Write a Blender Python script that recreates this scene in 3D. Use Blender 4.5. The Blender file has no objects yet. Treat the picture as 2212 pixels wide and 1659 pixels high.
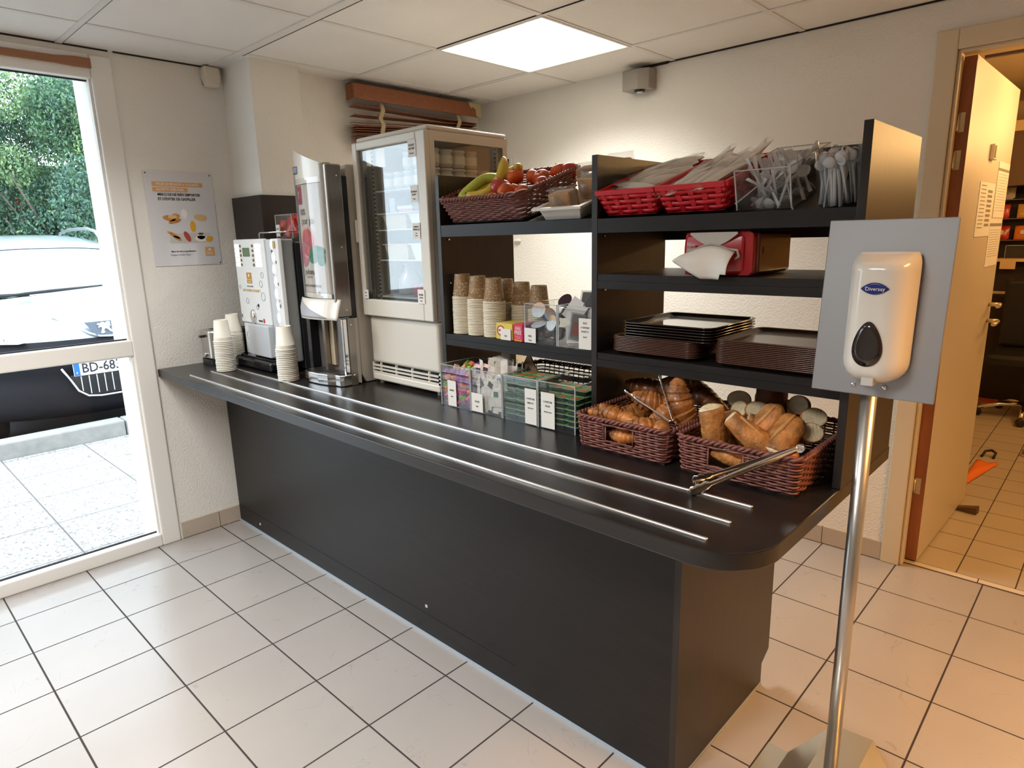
import bpy, bmesh, math, random
from mathutils import Vector, Matrix, Euler
random.seed(7)
PI = math.pi
SC = bpy.context.scene
COL = SC.collection
R = math.radians

# ------------------------------------------------------------------ camera
cam_data = bpy.data.cameras.new('camera')
cam = bpy.data.objects.new('camera', cam_data)
COL.objects.link(cam)
cam_data.sensor_width = 36.0
cam_data.lens = 36.0 * 1398.8 / 2212.0
cam_data.clip_start = 0.05
cam_data.clip_end = 200
def _rod(r):
    th = r.length
    return Matrix.Rotation(th, 3, r / th)
Rc = _rod(Vector((1.7046, 0.6590, -0.5611)))       # rows: right, down, forward
right, down, fwd = Rc[0].copy(), Rc[1].copy(), Rc[2].copy()
Mc = Matrix((right, -down, -fwd)).transposed().to_4x4()
Mc.translation = Vector((3.2591, -0.8974, 1.4168))
cam.matrix_world = Mc
SC.camera = cam

# ------------------------------------------------------------------ world, exposure
W = bpy.data.worlds.new('sky'); SC.world = W; W.use_nodes = True
_nt = W.node_tree; _nt.nodes.clear()
_o = _nt.nodes.new('ShaderNodeOutputWorld'); _b = _nt.nodes.new('ShaderNodeBackground')
_b.inputs[0].default_value = (0.80, 0.90, 1.0, 1); _b.inputs[1].default_value = 4.6
_nt.links.new(_b.outputs[0], _o.inputs[0])
SC.view_settings.view_transform = 'Standard'
SC.view_settings.look = 'None'
SC.view_settings.gamma = 1.0
SC.view_settings.use_curve_mapping = False
SC.view_settings.exposure = 0.15
SC.cycles.use_denoising = True
SC.cycles.max_bounces = 8
SC.cycles.transparent_max_bounces = 24
SC.cycles.caustics_reflective = False
SC.cycles.caustics_refractive = False
SC.cycles.sample_clamp_indirect = 6.0

def area(name, loc, size, energy, color, rot=(0, 0, 0), sy=None, portal=False, spread=180):
    l = bpy.data.lights.new(name, 'AREA'); l.energy = energy; l.color = color; l.spread = R(spread)
    l.shape = 'RECTANGLE'; l.size = size; l.size_y = sy or size
    if portal: l.cycles.is_portal = True
    o = bpy.data.objects.new(name, l); COL.objects.link(o)
    o.location = loc; o.rotation_euler = rot
    return o
# the ceiling lamps of this room and of the room behind; the window as sky portal
LAMP_L = 3.2
area('window_daylight', (-0.16, -0.95, 1.08), 2.0, 1, (1, 1, 1), (0, -PI / 2, 0), 2.0, portal=True)
area('lamp_counter_light', (1.2268, 1.4256, 2.221), 0.56, 21, (1.0, 0.95, 0.87), spread=125)
area('lamp_room_light', (2.43, -1.28, 2.215), 0.56, 44, (1.0, 0.965, 0.92), spread=140)
area('lamp_room_light_two', (0.93, -0.68, 2.215), 0.56, 20, (1.0, 0.98, 0.95), spread=140)
area('lamp_hall_warm', (4.2, 0.75, 2.2), 0.6, 44, (1.0, 0.47, 0.13), spread=130)
def bulb(name, loc, energy, color, r=.06):
    l = bpy.data.lights.new(name, 'POINT'); l.energy = energy; l.color = color; l.shadow_soft_size = r
    o = bpy.data.objects.new(name, l); COL.objects.link(o); o.location = loc
bulb('lamp_kitchen_warm', (3.22, 2.78, 2.06), 17, (1.0, 0.62, 0.26))
bulb('lamp_kitchen_far', (3.7, 4.3, 2.0), 42, (1.0, 0.56, 0.20), .1)

# ------------------------------------------------------------------ materials
def s2l(c):
    return tuple((x / 12.92 if x <= 0.04045 else ((x + 0.055) / 1.055) ** 2.4) for x in c)
def hexc(h):
    return s2l(tuple(int(h[i:i + 2], 16) / 255 for i in (0, 2, 4)))
MATS = {}
def mat(name, col, rough=0.5, metal=0.0, var=0.0, vscale=8.0, bump=0.0, bscale=40.0, spec=0.5, stretch=None,
        emit=None, estr=0.0, trans=0.0, coat=0.0, sss=0.0, alpha=1.0):
    if name in MATS: return MATS[name]
    if isinstance(col, str): col = hexc(col)
    m = bpy.data.materials.new(name); m.use_nodes = True
    nt = m.node_tree; b = nt.nodes['Principled BSDF']
    b.inputs['Base Color'].default_value = (*col, 1); b.inputs['Roughness'].default_value = rough
    b.inputs['Metallic'].default_value = metal; b.inputs['Specular IOR Level'].default_value = spec
    b.inputs['Coat Weight'].default_value = coat
    if trans: b.inputs['Transmission Weight'].default_value = trans
    if sss: b.inputs['Subsurface Weight'].default_value = sss; b.inputs['Subsurface Radius'].default_value = (.01, .006, .003)
    if alpha < 1: b.inputs['Alpha'].default_value = alpha
    if emit:
        b.inputs['Emission Color'].default_value = (*emit, 1); b.inputs['Emission Strength'].default_value = estr
    if var or bump:
        tc = nt.nodes.new('ShaderNodeTexCoord'); mp = nt.nodes.new('ShaderNodeMapping')
        nt.links.new(tc.outputs['Object'], mp.inputs['Vector'])
        if stretch: mp.inputs['Scale'].default_value = stretch
    if var:
        n = nt.nodes.new('ShaderNodeTexNoise'); n.inputs['Scale'].default_value = vscale; n.inputs['Detail'].default_value = 6
        nt.links.new(mp.outputs[0], n.inputs['Vector'])
        r = nt.nodes.new('ShaderNodeValToRGB')
        r.color_ramp.elements[0].position = .3; r.color_ramp.elements[1].position = .7
        r.color_ramp.elements[0].color = (*[max(0, x * (1 - var)) for x in col], 1)
        r.color_ramp.elements[1].color = (*[min(1, x * (1 + var)) for x in col], 1)
        nt.links.new(n.outputs['Fac'], r.inputs[0]); nt.links.new(r.outputs[0], b.inputs['Base Color'])
    if bump:
        n2 = nt.nodes.new('ShaderNodeTexNoise'); n2.inputs['Scale'].default_value = bscale; n2.inputs['Detail'].default_value = 3
        nt.links.new(mp.outputs[0], n2.inputs['Vector'])
        bp = nt.nodes.new('ShaderNodeBump'); bp.inputs['Strength'].default_value = bump; bp.inputs['Distance'].default_value = 0.01
        nt.links.new(n2.outputs['Fac'], bp.inputs['Height']); nt.links.new(bp.outputs[0], b.inputs['Normal'])
    MATS[name] = m
    return m
def glassy(name, tint=(1, 1, 1), gloss=1.0, haze=0.0, rough=0.02, ior=1.45):
    """thin clear sheet: transparent with a fresnel reflection and a little haze"""
    if name in MATS: return MATS[name]
    m = bpy.data.materials.new(name); m.use_nodes = True; nt = m.node_tree; nt.nodes.clear()
    out = nt.nodes.new('ShaderNodeOutputMaterial'); tr = nt.nodes.new('ShaderNodeBsdfTransparent')
    tr.inputs[0].default_value = (*tint, 1)
    gl = nt.nodes.new('ShaderNodeBsdfGlossy'); gl.inputs['Roughness'].default_value = rough
    fr = nt.nodes.new('ShaderNodeFresnel'); fr.inputs[0].default_value = ior
    mu = nt.nodes.new('ShaderNodeMath'); mu.operation = 'MULTIPLY'; mu.inputs[1].default_value = gloss
    nt.links.new(fr.outputs[0], mu.inputs[0])
    mx = nt.nodes.new('ShaderNodeMixShader'); nt.links.new(mu.outputs[0], mx.inputs[0])
    last = tr
    if haze:
        df = nt.nodes.new('ShaderNodeBsdfDiffuse'); df.inputs[0].default_value = (.9, .9, .9, 1)
        m2 = nt.nodes.new('ShaderNodeMixShader'); m2.inputs[0].default_value = haze
        nt.links.new(tr.outputs[0], m2.inputs[1]); nt.links.new(df.outputs[0], m2.inputs[2]); last = m2
    nt.links.new(last.outputs[0], mx.inputs[1]); nt.links.new(gl.outputs[0], mx.inputs[2])
    nt.links.new(mx.outputs[0], out.inputs[0])
    MATS[name] = m
    return m
def grid_mat(name, col, grout, px, py, ox, oy, w, rough=0.3, bump=0.3, var=0.05, vscale=3, nrm=0.0, speck=0.0, veins=0.0):
    """a tiled horizontal surface: grout lines in world x / y"""
    if isinstance(col, str): col = hexc(col)
    if isinstance(grout, str): grout = hexc(grout)
    m = bpy.data.materials.new(name); m.use_nodes = True; nt = m.node_tree; N = nt.nodes; L = nt.links
    b = N['Principled BSDF']; b.inputs['Roughness'].default_value = rough
    tc = N.new('ShaderNodeTexCoord'); sp = N.new('ShaderNodeSeparateXYZ'); L.new(tc.outputs['Object'], sp.inputs[0])
    def ma(op, a, v=None, bb=None):
        n = N.new('ShaderNodeMath'); n.operation = op
        L.new(a, n.inputs[0])
        if v is not None: n.inputs[1].default_value = v
        if bb is not None: L.new(bb, n.inputs[1])
        return n.outputs[0]
    ds = []
    ids = []
    for ax, p, o in (('X', px, ox), ('Y', py, oy)):
        a = ma('SUBTRACT', sp.outputs[ax], o); a = ma('DIVIDE', a, p)
        f = ma('FLOOR', a); ids.append(f)
        fr = ma('FRACT', a)
        d = ma('SUBTRACT', fr, 0.5); d = ma('ABSOLUTE', d); d = ma('SUBTRACT', d, 0.5); d = ma('ABSOLUTE', d); d = ma('MULTIPLY', d, p)
        ds.append(d)
    dmin = ma('MINIMUM', ds[0], None, ds[1])
    mr = N.new('ShaderNodeMapRange'); mr.inputs['From Min'].default_value = w * .5; mr.inputs['From Max'].default_value = w * .5 + .0012
    L.new(dmin, mr.inputs['Value'])
    cid = N.new('ShaderNodeCombineXYZ'); L.new(ids[0], cid.inputs[0]); L.new(ids[1], cid.inputs[1])
    wn = N.new('ShaderNodeTexWhiteNoise'); wn.noise_dimensions = '3D'; L.new(cid.outputs[0], wn.inputs['Vector'])
    va = N.new('ShaderNodeVectorMath'); va.operation = 'MULTIPLY_ADD'
    L.new(wn.outputs['Color'], va.inputs[0]); va.inputs[1].default_value = (7, 7, 7); L.new(tc.outputs['Object'], va.inputs[2])
    ns = N.new('ShaderNodeTexNoise'); ns.inputs['Scale'].default_value = vscale; ns.inputs['Detail'].default_value = 7
    L.new(va.outputs[0], ns.inputs['Vector'])
    rp = N.new('ShaderNodeValToRGB'); rp.color_ramp.elements[0].position = .3; rp.color_ramp.elements[1].position = .7
    rp.color_ramp.elements[0].color = (*[x * (1 - var) for x in col], 1); rp.color_ramp.elements[1].color = (*[min(1, x * (1 + var)) for x in col], 1)
    L.new(ns.outputs['Fac'], rp.inputs[0])
    colsock = rp.outputs[0]
    if speck:
        s = N.new('ShaderNodeTexNoise'); s.inputs['Scale'].default_value = speck; s.inputs['Detail'].default_value = 2
        L.new(tc.outputs['Object'], s.inputs['Vector'])
        r2 = N.new('ShaderNodeValToRGB'); r2.color_ramp.elements[0].position = .36; r2.color_ramp.elements[1].position = .46
        r2.color_ramp.elements[0].color = (.45, .44, .42, 1); r2.color_ramp.elements[1].color = (1, 1, 1, 1)
        L.new(s.outputs['Fac'], r2.inputs[0])
        mm = N.new('ShaderNodeMixRGB'); mm.blend_type = 'MULTIPLY'; mm.inputs[0].default_value = 1
        L.new(colsock, mm.inputs[1]); L.new(r2.outputs[0], mm.inputs[2]); colsock = mm.outputs[0]
    if veins:
        s = N.new('ShaderNodeTexNoise'); s.inputs['Scale'].default_value = 3.2; s.inputs['Detail'].default_value = 3; s.inputs['Distortion'].default_value = 1.5
        L.new(va.outputs[0], s.inputs['Vector'])
        v1 = ma('SUBTRACT', s.outputs['Fac'], .5); v1 = ma('ABSOLUTE', v1)
        r2 = N.new('ShaderNodeMapRange'); r2.inputs['From Min'].default_value = 0; r2.inputs['From Max'].default_value = .006
        r2.inputs['To Min'].default_value = 1 - veins; L.new(v1, r2.inputs['Value'])
        s3 = N.new('ShaderNodeTexNoise'); s3.inputs['Scale'].default_value = 9; L.new(va.outputs[0], s3.inputs['Vector'])
        g3 = ma('GREATER_THAN', s3.outputs['Fac'], .56)
        k = ma('SUBTRACT', r2.outputs[0], 1.0); k = ma('MULTIPLY', k, None, g3); k = ma('ADD', k, 1.0)
        mm = N.new('ShaderNodeMixRGB'); mm.blend_type = 'MULTIPLY'; mm.inputs[0].default_value = 1
        L.new(colsock, mm.inputs[1]); L.new(k, mm.inputs[2]); colsock = mm.outputs[0]
    mx = N.new('ShaderNodeMixRGB'); L.new(mr.outputs[0], mx.inputs[0]); mx.inputs[1].default_value = (*grout, 1); L.new(colsock, mx.inputs[2])
    L.new(mx.outputs[0], b.inputs['Base Color'])
    rr = N.new('ShaderNodeMapRange'); rr.inputs['To Min'].default_value = .9; rr.inputs['To Max'].default_value = rough
    L.new(mr.outputs[0], rr.inputs['Value']); L.new(rr.outputs[0], b.inputs['Roughness'])
    bp = N.new('ShaderNodeBump'); bp.inputs['Strength'].default_value = bump; bp.inputs['Distance'].default_value = .002
    L.new(mr.outputs[0], bp.inputs['Height'])
    if nrm:
        n2 = N.new('ShaderNodeTexNoise'); n2.inputs['Scale'].default_value = 14; n2.inputs['Detail'].default_value = 4
        L.new(va.outputs[0], n2.inputs['Vector'])
        b2 = N.new('ShaderNodeBump'); b2.inputs['Strength'].default_value = nrm; b2.inputs['Distance'].default_value = .004
        L.new(n2.outputs['Fac'], b2.inputs['Height']); L.new(b2.outputs[0], bp.inputs['Normal'])
    L.new(bp.outputs[0], b.inputs['Normal'])
    return m

WALL = mat('wall_plaster', (.83, .81, .755), .85, bump=.3, bscale=110, var=.015, vscale=3)
DWOOD = mat('dark_laminate', (.0115, .0092, .0086), .40, var=.22, vscale=5, stretch=(1, 14, 14), bump=.05, bscale=60, spec=.35)
DWOODT = mat('dark_laminate_top', (.0125, .0105, .0100), .28, var=.22, vscale=5, stretch=(1, 12, 12), bump=.03, bscale=60)
DWOODV = mat('dark_laminate_vertical_lit', (.0175, .0125, .0098), .38, var=.25, vscale=5, stretch=(14, 14, 1), bump=.05, bscale=60)  # lighter and browner than the fronts: warm side light put into this colour
UPVC = mat('white_upvc', (.85, .835, .79), .35)
RUBBER = mat('black_rubber', (.012, .014, .02), .6)
STEEL = mat('brushed_steel', (.62, .60, .57), .28, 1.0, var=.08, vscale=30, stretch=(30, 1, 1))
CHROME = mat('chrome', (.85, .85, .86), .08, 1.0)
PAPER = mat('white_paper', (.82, .80, .75), .6)
WHITEP = mat('white_plastic', (.80, .78, .72), .3)
CREAM = mat('cream_plastic', (.74, .69, .58), .38)
GREYP = mat('grey_plastic', (.30, .30, .30), .4)
BLACKP = mat('black_plastic', (.012, .012, .014), .35)
BLACKG = mat('black_gloss', (.008, .008, .01), .12)
PRINT = mat('dark_print', (.03, .03, .035), .6)
ACRYL = glassy('clear_acrylic', (.98, .99, .99), .24, .008)
GLASS = glassy('window_glass', (.97, .985, .985), .25, 0)
FILM = glassy('clear_film', (.99, .99, .985), .7, .16, .12)

# ------------------------------------------------------------------ mesh helpers
NB = bmesh.new
def xf(vs, M):
    if M is not None:
        for v in vs: v.co = M @ v.co
def box(bm, a, b, M=None, mi=0):
    x0, y0, z0 = a; x1, y1, z1 = b
    v = [bm.verts.new(c) for c in ((x0, y0, z0), (x1, y0, z0), (x1, y1, z0), (x0, y1, z0), (x0, y0, z1), (x1, y0, z1), (x1, y1, z1), (x0, y1, z1))]
    for f in ((0, 3, 2, 1), (4, 5, 6, 7), (0, 1, 5, 4), (1, 2, 6, 5), (2, 3, 7, 6), (3, 0, 4, 7)):
        bm.faces.new([v[i] for i in f]).material_index = mi
    xf(v, M); return v
def merge(bm, t, M=None, mi=None):
    """append bmesh t to bm and free it"""
    mp = {}
    for v in t.verts: mp[v] = bm.verts.new(M @ v.co if M is not None else v.co)
    for f in t.faces:
        try:
            g = bm.faces.new([mp[v] for v in f.verts]); g.material_index = f.material_index if mi is None else mi; g.smooth = f.smooth
        except ValueError: pass
    t.free()
def rbox(bm, a, b, r=.004, seg=2, M=None, mi=0):
    t = NB(); box(t, a, b)
    bmesh.ops.bevel(t, geom=list(t.edges), offset=r, segments=seg, affect='EDGES', profile=.5)
    merge(bm, t, M, mi)
def rprism(bm, pts, z0, z1, M=None, mi=0, bev=0):
    """extrude the polygon pts (x, y) from z0 to z1"""
    t = NB()
    lo = [t.verts.new((x, y, z0)) for x, y in pts]; hi = [t.verts.new((x, y, z1)) for x, y in pts]
    t.faces.new(lo[::-1]); t.faces.new(hi)
    n = len(pts)
    for i in range(n): t.faces.new((lo[i], lo[(i + 1) % n], hi[(i + 1) % n], hi[i]))
    bmesh.ops.recalc_face_normals(t, faces=t.faces)
    if bev: bmesh.ops.bevel(t, geom=[e for e in t.edges if abs(e.verts[0].co.z - e.verts[1].co.z) < 1e-6], offset=bev, segments=2, affect='EDGES', profile=.5)
    merge(bm, t, M, mi)
def rrect(w, h, r, n=6, cx=0, cy=0):
    pts = []
    for (sx, sy, a0) in ((1, 1, 0), (-1, 1, 90), (-1, -1, 180), (1, -1, 270)):
        for i in range(n + 1):
            a = R(a0 + 90 * i / n); pts.append((cx + sx * (w / 2 - r) + r * math.cos(a), cy + sy * (h / 2 - r) + r * math.sin(a)))
    return pts
def lathe(bm, prof, n=24, M=None, mi=0, cap0=True, cap1=True):
    rings = []
    for r, z in prof:
        rings.append([bm.verts.new((r * math.cos(2 * PI * i / n), r * math.sin(2 * PI * i / n), z)) for i in range(n)])
    for a, b in zip(rings, rings[1:]):
        for i in range(n):
            f = bm.faces.new((a[i], a[(i + 1) % n], b[(i + 1) % n], b[i])); f.material_index = mi; f.smooth = True
    if cap0: bm.faces.new(rings[0][::-1]).material_index = mi
    if cap1: bm.faces.new(rings[-1]).material_index = mi
    for rg in rings: xf(rg, M)
def frames(pts):
    ts = []
    n = len(pts)
    for i in range(n):
        a = pts[max(0, i - 1)]; b = pts[min(n - 1, i + 1)]
        ts.append((b - a).normalized())
    up = Vector((0, 0, 1)) if abs(ts[0].z) < .9 else Vector((1, 0, 0))
    u = ts[0].cross(up).normalized(); out = []
    for t in ts:
        u = (u - t * u.dot(t)).normalized(); out.append((u, t.cross(u)))
    return out
def tube(bm, pts, r, n=8, mi=0, M=None, caps=True, sx=1.0, sy=1.0):
    pts = [Vector(p) for p in pts]; fr = frames(pts); rings = []
    for k, (p, (u, w)) in enumerate(zip(pts, fr)):
        rr = r[k] if isinstance(r, (list, tuple)) else r
        rings.append([bm.verts.new(p + u * (rr * sx * math.cos(2 * PI * i / n)) + w * (rr * sy * math.sin(2 * PI * i / n))) for i in range(n)])
    for a, b in zip(rings, rings[1:]):
        for i in range(n):
            f = bm.faces.new((a[i], a[(i + 1) % n], b[(i + 1) % n], b[i])); f.smooth = True; f.material_index = mi
    if caps:
        bm.faces.new(rings[0][::-1]).material_index = mi; bm.faces.new(rings[-1]).material_index = mi
    for rg in rings: xf(rg, M)
def surf(bm, f, nu, nv, mi=0, closed_u=False, smooth=True):
    g = [[bm.verts.new(f(i / nu, j / nv)) for j in range(nv + 1)] for i in range(nu + (0 if closed_u else 1))]
    m = len(g)
    for i in range(nu):
        for j in range(nv):
            q = bm.faces.new((g[i][j], g[(i + 1) % m][j], g[(i + 1) % m][j + 1], g[i][j + 1])); q.smooth = smooth; q.material_index = mi
    return g
def blob(bm, c, rad, sub=2, jit=0.0, M=None, mi=0):
    t = NB(); bmesh.ops.create_icosphere(t, subdivisions=sub, radius=1)
    for v in t.verts:
        k = 1 + random.uniform(-jit, jit); v.co = Vector((c[0] + v.co.x * rad[0] * k, c[1] + v.co.y * rad[1] * k, c[2] + v.co.z * rad[2] * k))
    for f in t.faces: f.smooth = True
    merge(bm, t, M, mi)
def T(x, y, z): return Matrix.Translation((x, y, z))
def RX(a): return Matrix.Rotation(R(a), 4, 'X')
def RY(a): return Matrix.Rotation(R(a), 4, 'Y')
def RZ(a): return Matrix.Rotation(R(a), 4, 'Z')
def SCL(x, y, z): return Matrix.Diagonal((x, y, z, 1))

# ------------------------------------------------------------------ object helpers
WM = {}                                            # world matrices of the empties
def props(o, label=None, cat=None, group=None, kind=None):
    if label: o['label'] = label
    if cat: o['category'] = cat
    if group: o['group'] = group
    if kind: o['kind'] = kind
    return o
def thing(name, label=None, cat=None, loc=(0, 0, 0), rot=(0, 0, 0), group=None, kind=None):
    o = bpy.data.objects.new(name, None); o.empty_display_size = .05; COL.objects.link(o)
    o.location = loc; o.rotation_euler = rot
    WM[o.name] = Matrix.Translation(loc) @ Euler(rot).to_matrix().to_4x4()
    return props(o, label, cat, group, kind)
def obj(name, bm, m, parent=None, world=False, smooth=False, bev=0, sub=0, solid=0, label=None, cat=None, group=None, kind=None, loc=None, rot=None, auto=None):
    if world and parent is not None:
        p = parent; M = Matrix.Identity(4)
        while p is not None:
            M = WM.get(p.name, Matrix.Identity(4)) @ M; p = p.parent
        bm.transform(M.inverted())
    me = bpy.data.meshes.new(name)
    bm.normal_update(); bm.to_mesh(me); bm.free()
    for mm in (m if isinstance(m, (list, tuple)) else [m]): me.materials.append(mm)
    if smooth:
        for p in me.polygons: p.use_smooth = True
    if auto is not None:
        me.shade_smooth() if False else None
    o = bpy.data.objects.new(name, me); COL.objects.link(o)
    if parent is not None: o.parent = parent
    if loc is not None: o.location = loc
    if rot is not None: o.rotation_euler = rot
    WM[o.name] = Matrix.Translation(loc or (0, 0, 0)) @ Euler(rot or (0, 0, 0)).to_matrix().to_4x4()
    if solid:
        s = o.modifiers.new('thick', 'SOLIDIFY'); s.thickness = solid; s.offset = 0
    if bev:
        b = o.modifiers.new('bevel', 'BEVEL'); b.width = bev; b.segments = 2; b.limit_method = 'ANGLE'; b.angle_limit = R(40)
    if sub:
        b = o.modifiers.new('sub', 'SUBSURF'); b.levels = sub; b.render_levels = sub
    return props(o, label, cat, group, kind)
def struct(name, bm, m, parent=None, **k):
    return obj(name, bm, m, parent, kind='structure' if parent is None else None, **k)
def dup(o, loc=None, rot=None, label=None, group=None, scale=None, parent=None):
    c = o.copy(); COL.objects.link(c)
    if parent is not None: c.parent = parent
    if loc is not None: c.location = loc
    if rot is not None: c.rotation_euler = rot
    if scale is not None: c.scale = scale
    if label: c['label'] = label
    if group: c['group'] = group
    for ch in [x for x in KIDS.get(o.name, [])]: 
        d = dup(ch, parent=c)
    KIDS[c.name] = [x for x in KIDS.get(o.name, [])]
    return c
KIDS = {}
def kids(o):
    KIDS[o.name] = [x for x in bpy.data.objects if x.parent == o]
    for x in KIDS[o.name]: kids(x)
def text(body, size, m, parent, M, name='lettering', align='CENTER', extr=.0004, world=True, bold=0.0, squeeze=1.0):
    """lettering as a mesh; M maps text space (x right, y up) to the world"""
    cu = bpy.data.curves.new('t', 'FONT'); cu.body = body; cu.size = size; cu.align_x = align; cu.align_y = 'CENTER'
    cu.extrude = extr; cu.offset = bold * size; cu.resolution_u = 2
    to = bpy.data.objects.new('t', cu); COL.objects.link(to)
    bpy.context.view_layer.update()
    dg = bpy.context.evaluated_depsgraph_get()
    me = bpy.data.meshes.new_from_object(to.evaluated_get(dg))
    bpy.data.objects.remove(to); bpy.data.curves.remove(cu)
    bm = NB(); bm.from_mesh(me); bpy.data.meshes.remove(me)
    bm.transform(M @ SCL(squeeze, 1, 1))
    return obj(name, bm, m, parent, world=world)
def face_mat(o, ax, ay):
    """matrix with columns ax (right), ay (up), normal, at origin o"""
    ax = Vector(ax).normalized(); ay = Vector(ay).normalized(); az = ax.cross(ay)
    M = Matrix((ax, ay, az)).transposed().to_4x4(); M.translation = Vector(o)
    return M
def F_front(x, y, z): return face_mat((x, y, z), (1, 0, 0), (0, 0, 1))      # surface facing -y
def F_right(x, y, z): return face_mat((x, y, z), (0, 1, 0), (0, 0, 1))      # surface facing +x
# ================================================================== the room
HC = 2.2285; YB = 2.089; TS = .303
FLOORM = grid_mat('floor_tiles', (.37, .34, .315), (.035, .026, .024), TS, TS, .85 * TS, 0, .0042, rough=.22, bump=.5, var=.035, nrm=.10, veins=.16)
FLOORK = grid_mat('floor_tiles_small', (.45, .39, .31), (.05, .032, .022), .2, .2, 2.885, 2.168, .0035, rough=.3, bump=.5, var=.04)
CEILM = mat('ceiling_panel', (.80, .78, .74), .9, var=.02, vscale=4, bump=.25, bscale=160)
TBAR = mat('ceiling_bar', (.72, .70, .66), .5)
b = NB(); box(b, (-.02, -4.2, -.06), (6.5, 2.13, 0)); struct('floor', b, FLOORM)
b = NB(); box(b, (1.6, 2.13, -.06), (5.5, 7.5, -.0005)); struct('floor', b, FLOORK)
b = NB(); box(b, (2.68, 2.1245, -.002), (3.66, 2.1685, .0006), mi=1); box(b, (2.68, 2.129, -.002), (2.963, 2.164, .0012)); box(b, (2.967, 2.129, -.002), (3.266, 2.164, .0012)); box(b, (3.27, 2.129, -.002), (3.66, 2.164, .0012)); struct('trim_1', b, [mat('threshold_tile', (.62, .56, .48), .3), mat('threshold_joint', (.05, .03, .022), .9)])
# ceiling panels: one slab, the T-bars as trim; the 0.6 m grid
GX = .9266; GY = 1.1254; GS = .6004
b = NB(); box(b, (-.1, -4.2, HC), (6.5, 2.2, HC + .08))
struct('ceiling', b, CEILM)
b = NB()
k = -1
while GX + k * GS < 6.5:
    x = GX + k * GS
    if x > 0: box(b, (x - .012, -4.2, HC - .0035), (x + .012, YB, HC + .001))
    k += 1
k = -9
while GY + k * GS < YB:
    y = GY + k * GS
    w = .022 if k == -1 else .012
    box(b, (0, y - w, HC - .004), (6.5, y + w, HC + .001)); k += 1
struct('trim_2', b, TBAR)
SHADOW = mat('joint_shadow', (.02, .017, .014), .9)  # dark strips drawn in as the shade along ceiling joints
b = NB()
for y in (GY - GS, ):
    box(b, (.30, y + .018, HC - .0048), (4.0, y + .0215, HC))
box(b, (.2, GY + GS + .010, HC - .0042), (.9, GY + GS + .0125, HC)); box(b, (.93, GY - .0125, HC - .0042), (6, GY - .010, HC))
box(b, (.02, GY + GS + .0105 - 3 * GS, HC - .0042), (6, GY + GS + .0125 - 3 * GS, HC))
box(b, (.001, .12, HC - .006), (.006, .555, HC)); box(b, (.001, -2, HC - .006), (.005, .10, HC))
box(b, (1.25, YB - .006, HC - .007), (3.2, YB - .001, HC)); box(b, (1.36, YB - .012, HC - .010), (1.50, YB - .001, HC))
struct('joint_shadow_strip', b, SHADOW)

# left wall with the window opening, the pilaster and the thicker end
b = NB()
WY0, WY1 = -2.02, .012                       # opening of the window
box(b, (-.22, WY1, -.1), (0, 2.2, HC + .05))
box(b, (-.22, -4.2, -.1), (0, WY0, HC + .05))
box(b, (-.22, WY0, 2.2), (0, WY1, HC + .05))
box(b, (0, .575, 0), (.285, .815, HC))      # pilaster
box(b, (0, .815, 0), (.175, YB, HC))        # thicker wall behind the blind
struct('wall_left', b, WALL)
b = NB()
box(b, (-.1, YB, 0), (2.668, YB + .12, HC + .3)); box(b, (2.668, YB, 2.055), (3.66, YB + .12, HC + .3)); box(b, (3.66, YB, 0), (6.5, YB + .12, HC + .3))
struct('wall_back', b, WALL)
b = NB(); box(b, (6.5, -4.2, 0), (6.6, 2.2, HC)); struct('wall_right', b, WALL)
b = NB(); box(b, (-.2, -4.3, 0), (6.5, -4.2, HC)); struct('wall_front', b, WALL)
# exterior facade reveal (bright white render)
b = NB(); box(b, (-.221, .0125, -.2), (-.2, 1.2, 2.6)); struct('trim_4', b, mat('facade_render', (.85, .85, .83), .9))

# baseboards of tile
BBM = mat('baseboard_tile', (.50, .42, .34), .35, var=.05, vscale=4)
JOINT = mat('tile_joint', (.05, .035, .03), .8)
b = NB(); 
for y0, y1 in ((.116, .3), (.303, .574)): rbox(b, (0, y0, .003), (.009, y1, .086), .0015)
struct('baseboard_left', b, BBM)
b = NB()
x = 2.373 - 7 * TS
xs = []
while x < 2.62: xs.append(x); x += TS
for x0 in xs: rbox(b, (x0 + .0015, YB - .009, .003), (min(x0 + TS - .0015, 2.622), YB, .086), .0015)
struct('baseboard_back', b, BBM)
b = NB(); rbox(b, (3.73, YB - .009, .003), (6.4, YB, .086), .0015); struct('baseboard_back', b, BBM)

# ---- window_1 : fixed glazing with a cross rail
win = thing('window_1', kind='structure', loc=(0, -.95, 0))
XO, XI = -.055, .012
b = NB()
box(b, (XO, .022, 0), (XI, .105, 2.2)); box(b, (XO, -2.02, 0), (XI, -1.93, 2.2))
box(b, (XO, -1.93, 2.105), (XI, .022, 2.2)); box(b, (XO, -1.93, 0), (XI, .022, .062))
obj('window_frame', b, UPVC, win, world=True, bev=.006)
b = NB()
box(b, (XO, -1.93, .936), (XI - .004, .022, 1.008)); obj('cross_rail', b, UPVC, win, world=True, bev=.005)
b = NB(); box(b, (XO, -1.32, .062), (XI - .004, -1.24, .936)); box(b, (XO, -1.32, 1.008), (XI - .004, -1.24, 2.105)); obj('mullion', b, UPVC, win, world=True, bev=.005)
b = NB()
for z0, z1 in ((.062, .936), (1.008, 2.105)):
    for y0, y1 in ((-1.24, .022), (-1.93, -1.32)):
        r_ = .006
        box(b, (-.036, y0, z0), (-.026, y0 + r_, z1)); box(b, (-.036, y1 - r_, z0), (-.026, y1, z1))
        box(b, (-.036, y0, z0), (-.026, y1, z0 + r_)); box(b, (-.036, y0, z1 - r_), (-.026, y1, z1))
obj('glazing_seal', b, RUBBER, win, world=True)
b = NB()
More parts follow.
